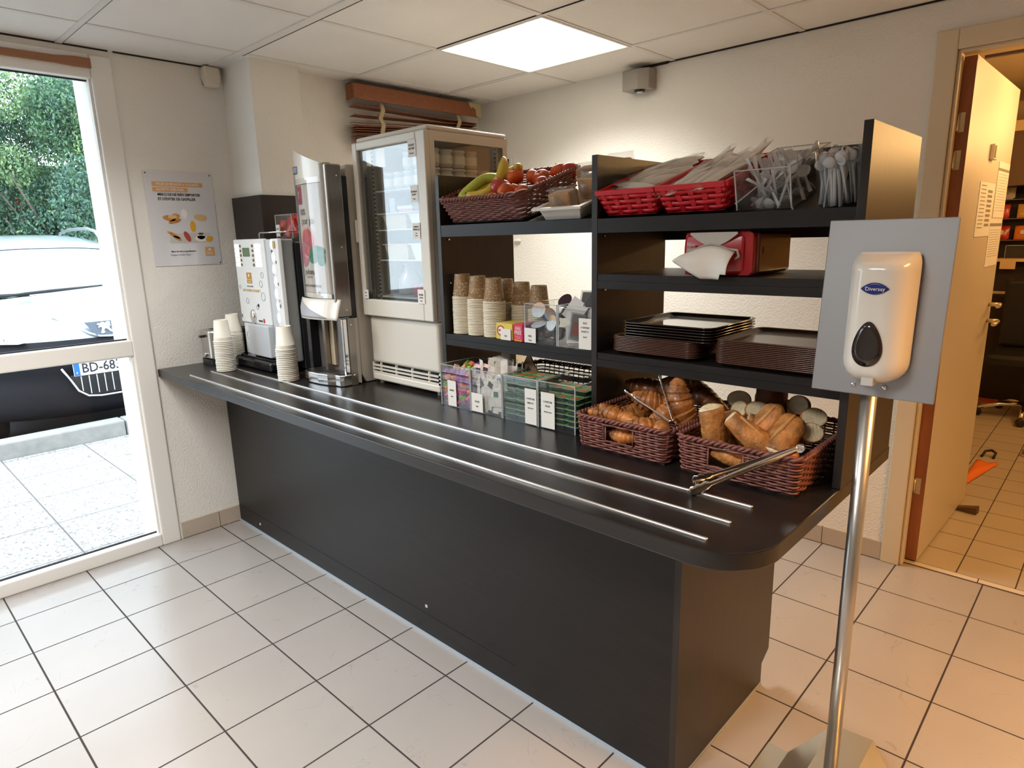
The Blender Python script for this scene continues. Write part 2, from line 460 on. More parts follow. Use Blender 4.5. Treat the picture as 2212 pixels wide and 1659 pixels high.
for z0, z1 in ((.062, .936), (1.008, 2.105)):
    for y0, y1 in ((-1.24, .022), (-1.93, -1.32)): box(b, (-.033, y0 + .002, z0 + .002), (-.029, y1 - .002, z1 - .002))
obj('pane', b, GLASS, win, world=True)
# brown valance slat left at the window head
b = NB()
n = 26
pts = []
for i in range(n + 1):
    t = i / n; pts.append((-1.6 + t * 1.625, 2.150 - .004 * math.sin(t * 9) - (.004 if t > .93 else 0)))
for i in range(n + 1):
    t = 1 - i / n; pts.append((-1.6 + t * 1.625, 2.174 + .002 * math.sin(t * 7) + (.006 if t > .95 else 0)))
rprism(b, pts, 0, .012, F_right(.0125, 0, 0) @ T(0, 0, 0))
obj('valance_strip', b, mat('brown_wood_slat', '9a6b4a', .5, var=.1, stretch=(1, 1, 8)), None, label='brown wooden valance strip along the head of the big window', cat='blind')

# ---- door_1 : frame, open leaf
FRM = mat('door_frame_paint', (.70, .60, .43), .45)
LEAFM = mat('door_leaf_cream', (.60, .53, .42), .42)
EDGEM = mat('door_edge_wood', (.30, .10, .03), .45, var=.2, vscale=5, stretch=(6, 6, 1))
door = thing('door_1', kind='structure', loc=(3.16, YB, 0))
b = NB()
for x0, x1, s in ((2.620, 2.690, 1), (3.64, 3.71, -1)):
    box(b, (x0, YB - .016, .0), (x1, YB, 2.115))                       # architrave
    xa, xb = (2.668, 2.690) if s == 1 else (3.64, 3.662)
    box(b, (xa, YB - .012, 0), (xb, YB + .12, 2.06))
    xa, xb = (2.690, 2.702) if s == 1 else (3.628, 3.64)
    box(b, (xa, YB - .002, 0), (xb, YB + .045, 2.05))
box(b, (2.690, YB - .016, 2.045), (3.64, YB, 2.115)); box(b, (2.69, YB - .012, 2.045), (3.64, YB + .12, 2.062)); box(b, (2.69, YB, 2.034), (3.64, YB + .045, 2.047))
obj('door_frame', b, FRM, door, world=True, bev=.004)
leaf_M = T(2.700, 2.150, 0) @ RZ(-1.5)
b = NB(); box(b, (0, .0, .012), (.042, .93, 2.03), leaf_M)
for f in b.faces:
    f.normal_update()
    if f.normal.y < -.9: f.material_index = 1
obj('door_leaf', b, [LEAFM, EDGEM], door, world=True)
leaf = bpy.data.objects['door_leaf']
b = NB()
for z in (1.80, 1.665, .35):
    box(b, (.004, -.004, z - .035), (.026, .0, z + .035), leaf_M)
    box(b, (-.012, -.006, z - .014), (.012, -.001, z + .014), leaf_M)
    tube(b, [(0.004, -.008, z - .03), (.004, -.008, z + .03)], .006, 8, M=leaf_M)
obj('hinge', b, mat('pale_brass', (.60, .48, .28), .35, .7), door, world=True)
b = NB()
for z, s in ((1.045, 0), (.965, 1)):
    tube(b, [(.042, .865, z), (.088, .865, z)], .010, 10, M=leaf_M)
    if s: tube(b, [(.085, .868, z), (.092, .84, z + .002), (.092, .76, z - .004), (.086, .748, z - .004)], .009, 10, M=leaf_M)
    else: tube(b, [(.085, .868, z), (.09, .82, z), (.09, .79, z)], .011, 10, M=leaf_M)
obj('door_handle', b, mat('handle_satin', (.75, .62, .40), .25, .8), door, world=True)
b = NB()
box(b, (-.0045, .0, .0), (.0, .0, .0), leaf_M); b.free()
def leaf_sheet(name, y0, y1, z0, z1, label, cat, lines, m=PAPER, t=.0015):
    th = thing(name, label, cat, loc=tuple(leaf_M @ Vector((.043, (y0 + y1) / 2, z0))))
    b = NB(); box(b, (.0425, y0, z0), (.0425 + t, y1, z1), leaf_M); obj('sheet', b, m, th, world=True)
    b = NB()
    for (a0, a1, c0, c1) in lines:
        box(b, (.0425 + t, y0 + a0 * (y1 - y0), z0 + c0 * (z1 - z0)), (.0425 + t + .0006, y0 + a1 * (y1 - y0), z0 + c1 * (z1 - z0)), leaf_M)
    obj('printed_lines', b, mat('grey_print', (.25, .22, .18), .7), th, world=True)
    return th
rl = random.Random(3)
leaf_sheet('notice_sheet', .315, .63, 1.375, 1.60, 'portrait notice with rows of print taped to the open door', 'notice',
           [(.1, .42, .93 - .07 * i, .945 - .07 * i) for i in range(12)] + [(.55, .85, .82 - .09 * i, .87 - .09 * i) for i in range(8)])
leaf_sheet('wall_calendar', .66, .92, 1.455, 1.70, 'upper paper pad with dark band on the open door', 'calendar',
           [(.0, 1, .84, .885)] + [(.08, .9, .78 - .05 * i, .784 - .05 * i) for i in range(14)])
leaf_sheet('wall_calendar', .62, .90, 1.235, 1.452, 'lower paper pad with dark band on the open door', 'calendar',
           [(.0, 1, .84, .90)] + [(.08, .9, .76 - .05 * i, .766 - .05 * i) for i in range(12)])
th = thing('light_switch', 'small cream switch box on the open door leaf', 'switch', loc=tuple(leaf_M @ Vector((.043, .47, 1.69))))
b = NB(); rbox(b, (.042, .43, 1.692), (.058, .50, 1.755), .003, 2, leaf_M); obj('housing', b, CREAM, th, world=True)
b = NB(); rbox(b, (.058, .437, 1.70), (.062, .464, 1.748), .001, 1, leaf_M); obj('rocker', b, mat('amber_rocker', (.6, .4, .12), .4), th, world=True)
# door closer arm
th = thing('door_closer', 'thin dark door closer arm above the open door', 'door closer', loc=(2.95, 2.2, 2.02))
b = NB(); box(b, (2.76, 2.165, 2.016), (3.28, 2.185, 2.026)); obj('arm', b, mat('closer_brown', (.16, .08, .04), .5), th, world=True)
b = NB(); box(b, (3.24, 2.16, 2.024), (3.36, 2.205, 2.046)); obj('bracket', b, FRM, th, world=True)

# ---- kitchen room behind
KW = mat('kitchen_wall', (.66, .52, .32), .8)
b = NB(); box(b, (1.5, 2.2, 0), (1.6, 7.5, 2.5)); struct('wall_left', b, KW)
b = NB(); box(b, (5.4, 2.2, 0), (5.5, 7.5, 2.5)); struct('wall_right', b, KW)
b = NB(); box(b, (1.5, 6.6, 0), (5.5, 6.7, 2.5)); struct('wall_back', b, KW)
b = NB(); box(b, (1.5, 2.21, 2.48), (5.5, 6.7, 2.54)); struct('ceiling', b, mat('kitchen_ceiling', (.72, .58, .36), .85))

# ================================================================== pavement, kerb outside
PAVE = grid_mat('pavement_slabs', (.42, .415, .41), (.13, .12, .115), .5, .5, -.27, .25, .007, rough=.85, bump=.4, var=.15, vscale=30, speck=70)
b = NB(); box(b, (-2.33, -6, -.08), (-.22, 6, -.02)); struct('floor', b, PAVE, label=None)
b = NB(); box(b, (-14, -12, -.3), (-2.5, 12, -.10)); struct('floor', b, mat('asphalt', (.10, .10, .105), .9, var=.3, vscale=60))
KM = mat('kerb_concrete', (.33, .325, .31), .85, var=.12, vscale=14, bump=.2, bscale=60)
b = NB(); 
for i in range(-6, 6): rbox(b, (-2.50, .551 + i - .996, -.2), (-2.335, .551 + i - .002, .10), .012, 2)
struct('trim_5', b, KM)

# ceiling lamps
def lamp(x, y, label):
    th = thing('ceiling_light', label, 'ceiling light', loc=(x + GS / 2, y + GS / 2, HC), group='square ceiling light panels')
    b = NB()
    for a, c in (((x, y, HC - .006), (x + GS, y + .012, HC)), ((x, y + GS - .012, HC - .006), (x + GS, y + GS, HC)), ((x, y + .012, HC - .006), (x + .012, y + GS - .012, HC)), ((x + GS - .012, y + .012, HC - .006), (x + GS, y + GS - .012, HC))):
        box(b, a, c)
    obj('frame', b, TBAR, th, world=True)
    b = NB(); box(b, (x + .012, y + .012, HC - .003), (x + GS - .012, y + GS - .012, HC))
    obj('diffuser', b, mat('lamp_diffuser', (.9, .9, .9), .5, emit=(1.0, .90, .74), estr=LAMP_L), th, world=True)
lamp(GX, GY, 'glowing square ceiling light panel above the counter')
# ================================================================== serving counter
ctr = thing('serving_counter', 'long dark wood self-service counter with three metal tray rails', 'counter', loc=(1.4, .65, 0))
ZT = .86
b = NB()
pts = [(.002, .112)]
r_ = .125
xr, y0 = 2.855, .105
for i in range(33):
    a = R(-90 + 90 * i / 32); pts.append((xr - r_ + r_ * math.cos(a), y0 + r_ + r_ * math.sin(a)))
pts += [(xr, .957), (2.56, .957), (.176, .957), (.176, .816), (.286, .816), (.286, .574), (.002, .574)]
rprism(b, pts, ZT - .036, ZT)
obj('worktop', b, DWOODT, ctr, world=True, bev=.003)
b = NB(); box(b, (.012, .406, 0), (2.546, .424, ZT - .0365)); obj('front_panel', b, DWOOD, ctr, world=True)
b = NB(); rprism(b, [(.406, 0), (.95, 0), (.95, .075), (1.0, .105), (1.0, ZT - .037), (.406, ZT - .037)], 2.546, 2.564, face_mat((0, 0, 0), (0, 1, 0), (0, 0, 1)))
obj('end_panel', b, DWOODV, ctr, world=True)
b = NB(); box(b, (.02, .93, 0), (2.546, .945, ZT - .0365)); box(b, (.3, .425, .10), (2.546, .93, .118)); obj('carcass', b, DWOOD, ctr, world=True)
b = NB(); box(b, (.012, .400, 0), (2.556, .4058, .010)); box(b, (2.5645, .406, 0), (2.567, .95, .010)); obj('floor_strip', b, mat('grey_seal', (.38, .44, .50), .3), ctr, world=True)
b = NB(); box(b, (.012, .4045, .0885), (2.0, .4062, .0895)); obj('plinth_joint', b, BLACKP, ctr, world=True)
for x, z in ((1.552, .118), (.235, .042)):
    b = NB(); box(b, (x, .4035, z), (x + .012, .406, z + .010)); obj('chip_mark', b, mat('chip_white', (.55, .5, .45), .7), ctr, world=True)
for y, xa, xb in ((.150, .296, 2.750), (.246, .285, 2.751), (.345, .30, 2.751)):
    b = NB()
    tube(b, [(xa, y, ZT + .0005), (xa + .002, y, ZT + .0015), (xb - .002, y, ZT + .0015), (xb, y, ZT + .0005)], .0042, 8, sy=1)
    obj('tray_rail', b, mat('rail_metal', (.86, .85, .83), .22, .9), ctr, world=True)
# cladding on the pilaster
b = NB(); box(b, (.003, .556, ZT + .001), (.303, .574, 1.64)); box(b, (.2855, .574, ZT + .001), (.303, .815, 1.64))
struct('trim_6', b, DWOODV)

# ================================================================== shelving unit
shf = thing('shelving_unit', 'open dark wood shelf unit standing on the counter', 'shelves', loc=(2.2, .74, ZT))
SF, SB = .560, .915
for i, x in enumerate((1.535, 2.179, 2.837)):
    b = NB(); box(b, (x, SF, ZT + .0005), (x + .018, SB + (.03 if i == 2 else 0), 1.626))
    if i == 1:
        for z in (.94, 1.0, 1.13, 1.15, 1.17, 1.22, 1.24): 
            box(b, (x + .018, SF + .05, z), (x + .0186, SF + .055, z + .005)); 
    obj('side_panel', b, DWOODV, shf, world=True, bev=.001)
TILT = 16.0
def tilted_shelf(x0, x1, z):
    b = NB()
    rprism(b, [(SF + .001, z - .037), (SF + .02, z - .037), (SF + .02, z - .022), (SB - .005, z - .022 + .335 * math.tan(R(TILT))), (SB - .005, z - .004 + .335 * math.tan(R(TILT))), (SF + .02, z - .004), (SF + .02, z), (SF + .001, z)], x0, x1,
           face_mat((0, 0, 0), (0, 1, 0), (0, 0, 1)))
    obj('tilted_shelf', b, DWOOD, shf, world=True)
tilted_shelf(1.5532, 2.1788, 1.464)
tilted_shelf(2.1972, 2.8368, 1.462)
def flat_shelf(x0, x1, z):
    b = NB(); box(b, (x0, SF + .002, z - .018), (x1, SB - .003, z)); box(b, (x0, SF + .001, z - .039), (x1, SF + .019, z - .0185))
    obj('shelf', b, DWOOD, shf, world=True)
flat_shelf(1.5532, 2.1788, 1.100); flat_shelf(2.1972, 2.8368, 1.316); flat_shelf(2.1972, 2.8368, 1.099)
b = NB(); box(b, (2.1972, SB - .0045, 1.40), (2.8368, SB + .012, 1.622)); obj('back_panel', b, DWOODV, shf, world=True)
for x, s in ((2.1975, 1), (1.5535, 1)):
    for z in (1.276, 1.060, 1.422):
        b = NB(); tube(b, [(x, SF + .03, z - .004), (x + .008, SF + .03, z - .004)], .003, 6); obj('shelf_pin', b, CHROME, shf, world=True)

# ================================================================== refrigerated display cabinet
fr = thing('display_refrigerator', 'tall cream glass-door display refrigerator on the counter', 'refrigerator', loc=(1.28, .75, ZT))
FX0, FX1, FY0, FY1 = 1.074, 1.492, .572, .955
FZ0, FZ1 = .880, 1.795
FC = mat('fridge_cream', (.73, .69, .60), .35)
b = NB(); rbox(b, (FX0, FY0, 1.777), (FX1, FY1, FZ1), .008, 3); obj('top_cap', b, FC, fr, world=True)
b = NB(); rbox(b, (FX0, FY0 + .006, .945), (FX1, FY1, 1.133), .012, 3); obj('base_housing', b, FC, fr, world=True)
b = NB()
for z in (.903, .917, .931):
    box(b, (FX0, FY0 + .004, z), (FX1, FY0 + .012, z + .006)); box(b, (FX1 - .008, FY0 + .004, z), (FX1, FY0 + .10, z + .006))
for x in (FX0, FX0 + .05, FX0 + .15, FX0 + .25, FX0 + .35, FX1 - .006): box(b, (x, FY0 + .006, .89), (x + .006, FY0 + .014, .946))
rbox(b, (FX0, FY0 + .002, .875), (FX1, FY0 + .08, .903), .006, 2); box(b, (FX0, FY0 + .08, .875), (FX1, FY1, .887))
obj('vent_grille', b, FC, fr, world=True)
b = NB(); box(b, (FX0 + .01, FY0 + .03, .888), (FX1 - .012, FY1 - .01, .945)); obj('compressor', b, BLACKP, fr, world=True)
for x in (FX0 + .03, FX1 - .03):
    for y in (FY0 + .03, FY1 - .03): b = NB(); lathe(b, [(.012, ZT + .0005), (.012, .876)], 12, T(x, y, 0)); obj('foot', b, FC, fr, world=True)
b = NB(); box(b, (FX0, FY1 - .022, 1.133), (FX0 + .02, FY1, 1.777)); obj('corner_post', b, FC, fr, world=True)
b = NB(); box(b, (FX0, FY0 + .008, 1.133), (FX0 + .02, FY0 + .03, 1.777)); obj('corner_post', b, FC, fr, world=True)
b = NB(); box(b, (FX1 - .022, FY1 - .022, 1.133), (FX1, FY1, 1.777))
box(b, (FX1 - .022, FY0 + .008, 1.133), (FX1, FY0 + .03, 1.777))
box(b, (FX1 - .012, FY0 + .03, 1.133), (FX1, FY1 - .022, 1.155)); box(b, (FX1 - .012, FY0 + .03, 1.745), (FX1, FY1 - .022, 1.777))
obj('cabinet_frame', b, FC, fr, world=True)
b = NB(); box(b, (FX1 - .010, FY0 + .03, 1.155), (FX1 - .004, FY1 - .022, 1.745)); obj('side_pane', b, GLASS, fr, world=True)
b = NB(); box(b, (FX0 + .004, FY0 + .03, 1.133), (FX0 + .010, FY1 - .022, 1.777))
obj('side_pane', b, GLASS, fr, world=True)
b = NB(); box(b, (FX0 + .02, FY1 - .012, 1.133), (FX1 - .022, FY1 - .006, 1.777)); box(b, (FX0 + .0105, FY0 + .12, 1.135), (FX0 + .014, FY1 - .03, 1.775))
obj('inner_liner', b, mat('fridge_liner', (.62, .60, .55), .4), fr, world=True)
dr = thing('door'); dr.parent = fr
b = NB()
for a, c in (((FX0 - .006, FY0 - .016, 1.136), (FX0 + .022, FY0 + .006, 1.776)), ((1.447, FY0 - .016, 1.136), (FX1 + .004, FY0 + .006, 1.776)),
             ((FX0 + .022, FY0 - .016, 1.748), (1.447, FY0 + .006, 1.776)), ((FX0 + .022, FY0 - .016, 1.136), (1.447, FY0 + .006, 1.200))):
    box(b, a, c)
obj('door_frame', b, FC, dr, world=True, bev=.004)
b = NB(); box(b, (FX0 + .022, FY0 - .006, 1.200), (1.447, FY0 - .001, 1.748)); obj('door_glass', b, glassy('fridge_glass', (.96, .975, .975), .27), dr, world=True)
b = NB(); rbox(b, (FX0 - .018, FY0 - .020, 1.415), (FX0 - .004, FY0 + .002, 1.50), .004, 2); obj('handle', b, FC, dr, world=True)
b = NB(); 
for k, x in enumerate((FX0 + .024, FX0 + .031, FX0 + .037)): box(b, (x, FY0 - .001, 1.2), (x + .004, FY0 + .012, 1.748))
obj('gasket', b, mat('gasket_grey', (.16, .15, .13), .5), dr, world=True)
b = NB()
for x, y in ((FX0 + .05, FY0 + .03), (FX0 + .05, FY1 - .04), (FX1 - .03, FY1 - .04)):
    box(b, (x, y, 1.14), (x + .012, y + .012, 1.775))
obj('shelf_track', b, mat('track_metal', (.5, .48, .42), .4, .6), fr, world=True)
b = NB()
for i in range(40):
    z = 1.16 + i * .0152
    box(b, (FX0 + .052, FY0 + .0285, z), (FX0 + .060, FY0 + .03, z + .007)); box(b, (FX1 - .028, FY1 - .0415, z), (FX1 - .020, FY1 - .04, z + .007))
obj('track_slots', b, BLACKP, fr, world=True)
WIRE = mat('white_wire', (.8, .78, .72), .35)
FSH = (1.606, 1.522, 1.458, 1.404, 1.347)
for z in (1.600, 1.518, 1.458, 1.346):
    b = NB()
    for y in (FY0 + .035, FY1 - .03): tube(b, [(FX0 + .045, y, z), (FX1 - .03, y, z)], .0028, 6)
    for x in (FX0 + .045, FX1 - .03): tube(b, [(x, FY0 + .035, z), (x, FY1 - .03, z)], .0028, 6)
    for i in range(1, 14): 
        x = FX0 + .045 + i * .0245; tube(b, [(x, FY0 + .035, z), (x, FY1 - .03, z)], .0012, 4)
    obj('wire_shelf', b, WIRE, fr, world=True)
b = NB(); box(b, (FX0 + .02, FY0 + .03, 1.205), (FX1 - .022, FY1 - .03, 1.212)); obj('cabinet_floor', b, mat('fridge_floor', (.5, .49, .46), .4), fr, world=True)
LINES = [(.2, .8, .70), (.15, .85, .55), (.25, .75, .22)]
def card(name, parent, M, w, h, lines, fold=0, mm=None, world=True):
    """small paper card; M = face frame at the lower-left corner; lines = list of strings, or bars"""
    t = thing(name); t.parent = parent
    b = NB(); box(b, (0, 0, 0), (w, h, .0012), M); obj('paper', b, mm or PAPER, t, world=True)
    for (body, y, size) in lines:
        text(body, size, PRINT, t, M @ T(w / 2, y * h, .0014), 'lettering', squeeze=.8)
    return t
for (x, z, w, h, ls) in ((1.410, 1.694, .040, .056, [('YAOURT', .68, .010), ('NATURE', .48, .010), ('Plain yogurt', .22, .006)]),
                         (1.412, 1.546, .038, .056, [('FROMAGE', .62, .009), ('BLANC', .45, .009), ('Cheese', .2, .006)]),
                         (1.412, 1.423, .040, .054, [('JAMBON', .75, .009), ('EMMENTAL', .58, .009), ('Ham', .35, .006), ('Cheese', .2, .006)]),
                         (1.083, 1.202, .032, .034, [('LAIT', .65, .008), ('Milk', .3, .006)]),
                         (1.420, 1.198, .038, .050, [('BEURRE', .62, .009), ('DOUX', .42, .009), ('Butter', .2, .006)])):
    card('label_card', dr, F_front(x, FY0 - .0175, z), w, h, ls)

# contents: glass pots, tubs and boxes
JARG = mat('yogurt_pot', (.50, .62, .70), .2); JARL = mat('yogurt_lid', (.72, .70, .66), .35)
LBLW = mat('pot_label', (.80, .80, .76), .5); LBLB = mat('pot_label_blue', (.10, .28, .50), .5)
def jar(label, loc, lid=JARL, body=JARG, lab=LBLW, group='yogurt pots in the refrigerator'):
    t = thing('yogurt_pot', label, 'yogurt pot', loc, group=group)
    b = NB(); lathe(b, [(.022, 0), (.026, .006), (.027, .04), (.024, .05), (.026, .055)], 20); obj('pot', b, body, t)
    b = NB(); lathe(b, [(.0275, .052), (.0275, .060), (.026, .061)], 20); obj('lid', b, lid, t)
    b = NB(); surf(b, lambda u, v: Vector((.0276 * math.cos(2 * PI * u), .0276 * math.sin(2 * PI * u), .012 + .028 * v)), 20, 1); obj('paper_label', b, lab, t)
    kids(t); return t
j0 = jar('blue and white yogurt pot in the middle row behind the refrigerator door', (1.19, .64, 1.603))

GJ = 'yogurt pots on the top refrigerator shelf'
j0['group'] = GJ
j0['label'] = 'small yogurt pot with pale label on the top wire shelf of the refrigerator'
for ix in range(5):
    for iy in range(5):
        if ix == 0 and iy == 0: continue
        dup(j0, (1.19 + ix * .060, .64 + iy * .060, 1.603))
for ix in range(2, 5):
    for iy in range(0, 4):
        dup(j0, (1.19 + ix * .060, .64 + iy * .060, 1.603 + .064), label='yogurt pot of the upper layer in the refrigerator, under the top cap', group='upper layer of yogurt pots')
def fbox(name, label, cat, a, c, m, lid=None):
    t = thing(name, label, cat, ((a[0] + c[0]) / 2, (a[1] + c[1]) / 2, a[2]))
    b = NB(); rbox(b, a, c, .004, 2); obj('body', b, m, t, world=True)
    if lid: 
        b = NB(); rbox(b, (a[0] - .003, a[1] - .003, c[2] - .008), (c[0] + .003, c[1] + .003, c[2] + .004), .002, 2); obj('lid', b, lid, t, world=True)
    return t
BEIGE = mat('beige_tub', (.62, .52, .36), .45); GREYT = mat('grey_tub', (.50, .50, .47), .4)
def tub(label, x0, x1, y0, y1, z0, z1, m, cat='tub'):
    t = thing('food_tub', label, cat, ((x0 + x1) / 2, (y0 + y1) / 2, z0))
    b = NB(); n = 6; k = .012
    for (e, zz) in ((0, 0),):
        pl = [(x0 + k, y0 + k), (x1 - k, y0 + k), (x1 - k, y1 - k), (x0 + k, y1 - k)]; pu = [(x0, y0), (x1, y0), (x1, y1), (x0, y1)]
        lo = [b.verts.new((*p, z0)) for p in pl]; hi = [b.verts.new((*p, z1)) for p in pu]
        b.faces.new(lo[::-1])
        for i in range(4): b.faces.new((lo[i], lo[(i + 1) % 4], hi[(i + 1) % 4], hi[i]))
    obj('tub_body', b, m, t, world=True, solid=.003)
    b = NB()
    for a, c in (((x0 - .006, y0 - .006, z1 - .002), (x1 + .006, y0 + .002, z1 + .002)), ((x0 - .006, y1 - .002, z1 - .002), (x1 + .006, y1 + .006, z1 + .002)), ((x0 - .006, y0, z1 - .002), (x0 + .002, y1, z1 + .002)), ((x1 - .002, y0, z1 - .002), (x1 + .006, y1, z1 + .002))): box(b, a, c)
    obj('rim', b, m, t, world=True)
    return t
tub('cream food tub on the left of the third refrigerator shelf', 1.15, 1.29, .62, .86, 1.4615, 1.512, BEIGE)
tub('white food tub in the middle of the third refrigerator shelf', 1.31, 1.42, .62, .86, 1.4615, 1.512, WHITEP)
tub('cream food tub on the left of the lowest wire refrigerator shelf', 1.15, 1.29, .62, .86, 1.349, 1.405, BEIGE)
tub('white food tub on the right of the lowest wire refrigerator shelf', 1.31, 1.44, .62, .86, 1.349, 1.405, WHITEP)
fbox('cheese_pack', 'pale blue pack standing on the second refrigerator shelf', 'food pack', (1.18, .63, 1.5205), (1.215, .70, 1.575), mat('pale_blue_pack', (.45, .55, .75), .4))
fbox('ham_pack', 'pink and white flat pack lying on the second refrigerator shelf', 'food pack', (1.235, .63, 1.5205), (1.32, .75, 1.540), mat('pink_pack', (.75, .25, .40), .4), PAPER)
fbox('cheese_pack', 'teal pot standing at the right of the second refrigerator shelf', 'food pack', (1.395, .63, 1.5205), (1.44, .68, 1.572), mat('teal_pack', (.10, .30, .40), .4), LBLW)
fbox('butter_box', 'dark red box on the floor of the refrigerator', 'box', (1.31, .62, 1.2125), (1.45, .86, 1.262), mat('dark_red_box', (.30, .015, .03), .4))
# carafe in the refrigerator foot
t = thing('milk_jug', 'clear round milk jug on the refrigerator floor', 'jug', (1.205, .69, 1.2125))
b = NB(); lathe(b, [(.042, 0), (.048, .01), (.046, .06), (.022, .09), (.018, .105), (.022, .115)], 24, cap1=False); obj('jug_body', b, glassy('jug_clear', (.9, .93, .95), 1.2, .35), t)
b = NB(); lathe(b, [(.023, .1155), (.023, .122), (.010, .126)], 20); obj('stopper', b, mat('stopper_clear', (.7, .72, .74), .2), t)

# ================================================================== coffee machine
cm = thing('coffee_machine', 'white fronted coffee machine with two columns of glowing drink buttons', 'coffee machine', loc=(.43, .55, ZT))
CW = mat('coffee_white', (.80, .81, .80), .25); CG = mat('coffee_grey', (.30, .31, .31), .35)
CGL = mat('coffee_light_grey', (.55, .57, .60), .35)
b = NB(); rbox(b, (.216, .462, .905), (.632, .520, 1.438), .006, 2); obj('housing', b, CG, cm, world=True)
b = NB(); rbox(b, (.306, .521, .870), (.640, .78, 1.425), .005, 2); obj('rear_housing', b, BLACKP, cm, world=True)
b = NB(); rbox(b, (.214, .444, 1.062), (.513, .462, 1.442), .006, 3); obj('door_panel', b, CW, cm, world=True)
b = NB(); rprism(b, [(.566, .449), (.634, .446), (.641, .462), (.566, .465)], .910, 1.440); obj('pillar', b, CW, cm, world=True, bev=.003)
b = NB(); rbox(b, (.216, .452, .912), (.300, .462, 1.060), .003, 2); obj('lower_panel', b, CW, cm, world=True)
b = NB(); box(b, (.514, .452, .915), (.565, .462, 1.438)); obj('groove', b, CGL, cm, world=True)
b = NB(); rbox(b, (.310, .425, .918), (.512, .462, 1.062), .005, 2); obj('spout_housing', b, CGL, cm, world=True)
b = NB(); rbox(b, (.180, .395, ZT + .004), (.560, .64, .905), .010, 3); rbox(b, (.2, .42, .9045), (.54, .46, .912), .003, 2)
obj('drip_tray', b, BLACKG, cm, world=True)
GLOW = mat('button_glow', (.9, .9, .88), .4, emit=(1, .98, .92), estr=1.1)
b = NB()
for i in range(5):
    z = 1.412 - i * .0208
    rbox(b, (.228, .4425, z - .008), (.270, .4445, z + .008), .002, 1); rbox(b, (.425, .4425, z - .008), (.480, .4445, z + .008), .002, 1)
obj('drink_label', b, GLOW, cm, world=True)
b = NB()
for i in range(5):
    z = 1.412 - i * .0208
    for x in (.284, .405): lathe(b, [(.0065, 0), (.0065, .003), (.005, .004)], 14, F_front(x, .444, z))
obj('selection_button', b, mat('gold_button', (.25, .19, .07), .3, .5), cm, world=True)
b = NB(); rbox(b, (.308, .4425, 1.366), (.372, .4445, 1.404), .003, 2); obj('display', b, mat('green_lcd', (.13, .20, .10), .3), cm, world=True)
b = NB(); box(b, (.318, .4428, 1.246), (.366, .4445, 1.294)); obj('logo_plate', b, mat('logo_amber', (.50, .24, .03), .5), cm, world=True)
text('PREMIERE', .010, mat('cream_print', (.8, .65, .4), .6), cm, F_front(.342, .4426, 1.262), bold=.01); text('CLASSE', .010, mat('cream_print', 0), cm, F_front(.342, .4426, 1.252), bold=.01)
b = NB(); lathe(b, [(.008, 0), (.008, .0006)], 16, F_front(.342, .4427, 1.281)); obj('logo_mark', b, mat('cream_print', 0), cm, world=True)
text('VOUS SOUHAITE', .0085, mat('grey_lettering', (.22, .2, .2), .6), cm, F_front(.342, .4434, 1.232))
text('UNE BONNE JOURNEE !', .0165, mat('gold_lettering', (.62, .42, .13), .6), cm, F_front(.352, .4434, 1.213), bold=.012)
def ring(b, M, r, w=.0012, a=1.0, n=24):
    lathe(b, [(r - w, 0), (r - w, .0008), (r + w, .0008), (r + w, 0)], n, M @ SCL(a, 1, 1), cap0=False, cap1=False)
b = NB()
for x, z, r in ((.30, 1.165, .012), (.395, 1.14, .010), (.46, 1.19, .018), (.45, 1.245, .014), (.240, 1.228, .008), (.26, 1.0, .02), (.27, .955, .014), (.47, 1.285, .012)): ring(b, F_front(x, .4437 if z > 1.06 else .4515, z), r)
ring(b, F_front(.605, .4468, 1.165), .017, .0015, .7)
obj('cup_doodle', b, mat('grey_line', (.35, .36, .38), .6), cm, world=True)
b = NB(); lathe(b, [(.008, 0), (.008, .001)], 16, F_front(.405, .4434, 1.148)); box(b, (.224, .4430, 1.085), (.231, .4438, 1.10)); obj('bean_doodle', b, BLACKP, cm, world=True)
b = NB(); rbox(b, (.392, .4425, 1.074), (.43, .4436, 1.082), .0005, 1); obj('maker_lettering', b, PRINT, cm, world=True)
b = NB(); rbox(b, (.438, .4425, 1.071), (.452, .4436, 1.090), .0005, 1); obj('maker_mark', b, mat('brand_red', (.5, .02, .05), .5), cm, world=True)
b = NB(); lathe(b, [(.030, 0), (.028, .006), (.018, .010), (.006, .011)], 28, F_front(.345, .4437, 1.094) @ SCL(.8, 1.15, 1)); obj('knob', b, CHROME, cm, world=True)
b = NB()
for i in range(8):
    z = 1.415 - i * .052
    blob(b, (.577 + .006 * (i % 2), .4475, z), (.013, .0025, .022), 2)
obj('lit_dot', b, GLOW, cm, world=True)
b = NB()
for i in range(8):
    z = 1.388 - i * .046
    blob(b, (.574 + .030 * (i % 2), .4480, z), (.007, .0022, .010), 1)
obj('blue_dot', b, mat('teal_dot', (.03, .09, .12), .4), cm, world=True)
b = NB(); rprism(b, [(-.012, .012), (.012, .012), (.008, -.012), (-.008, -.012)], 0, .001, F_front(.607, .4468, .955)); box(b, (.602, .4462, .975), (.611, .4472, .988)); obj('cup_symbol', b, PRINT, cm, world=True)
b = NB(); rbox(b, (.590, .4440, 1.40), (.612, .4455, 1.43), .001, 1); obj('gold_sticker', b, mat('gold_sticker', (.5, .35, .12), .4), cm, world=True)
b = NB()
tube(b, [(.42, .475, 1.438), (.42, .475, 1.462), (.426, .475, 1.468), (.65, .475, 1.468), (.657, .49, 1.468), (.657, .70, 1.468), (.65, .715, 1.468), (.42, .715, 1.468), (.414, .70, 1.468), (.414, .49, 1.468)], .0028, 6)
obj('cup_gallery', b, CHROME, cm, world=True)

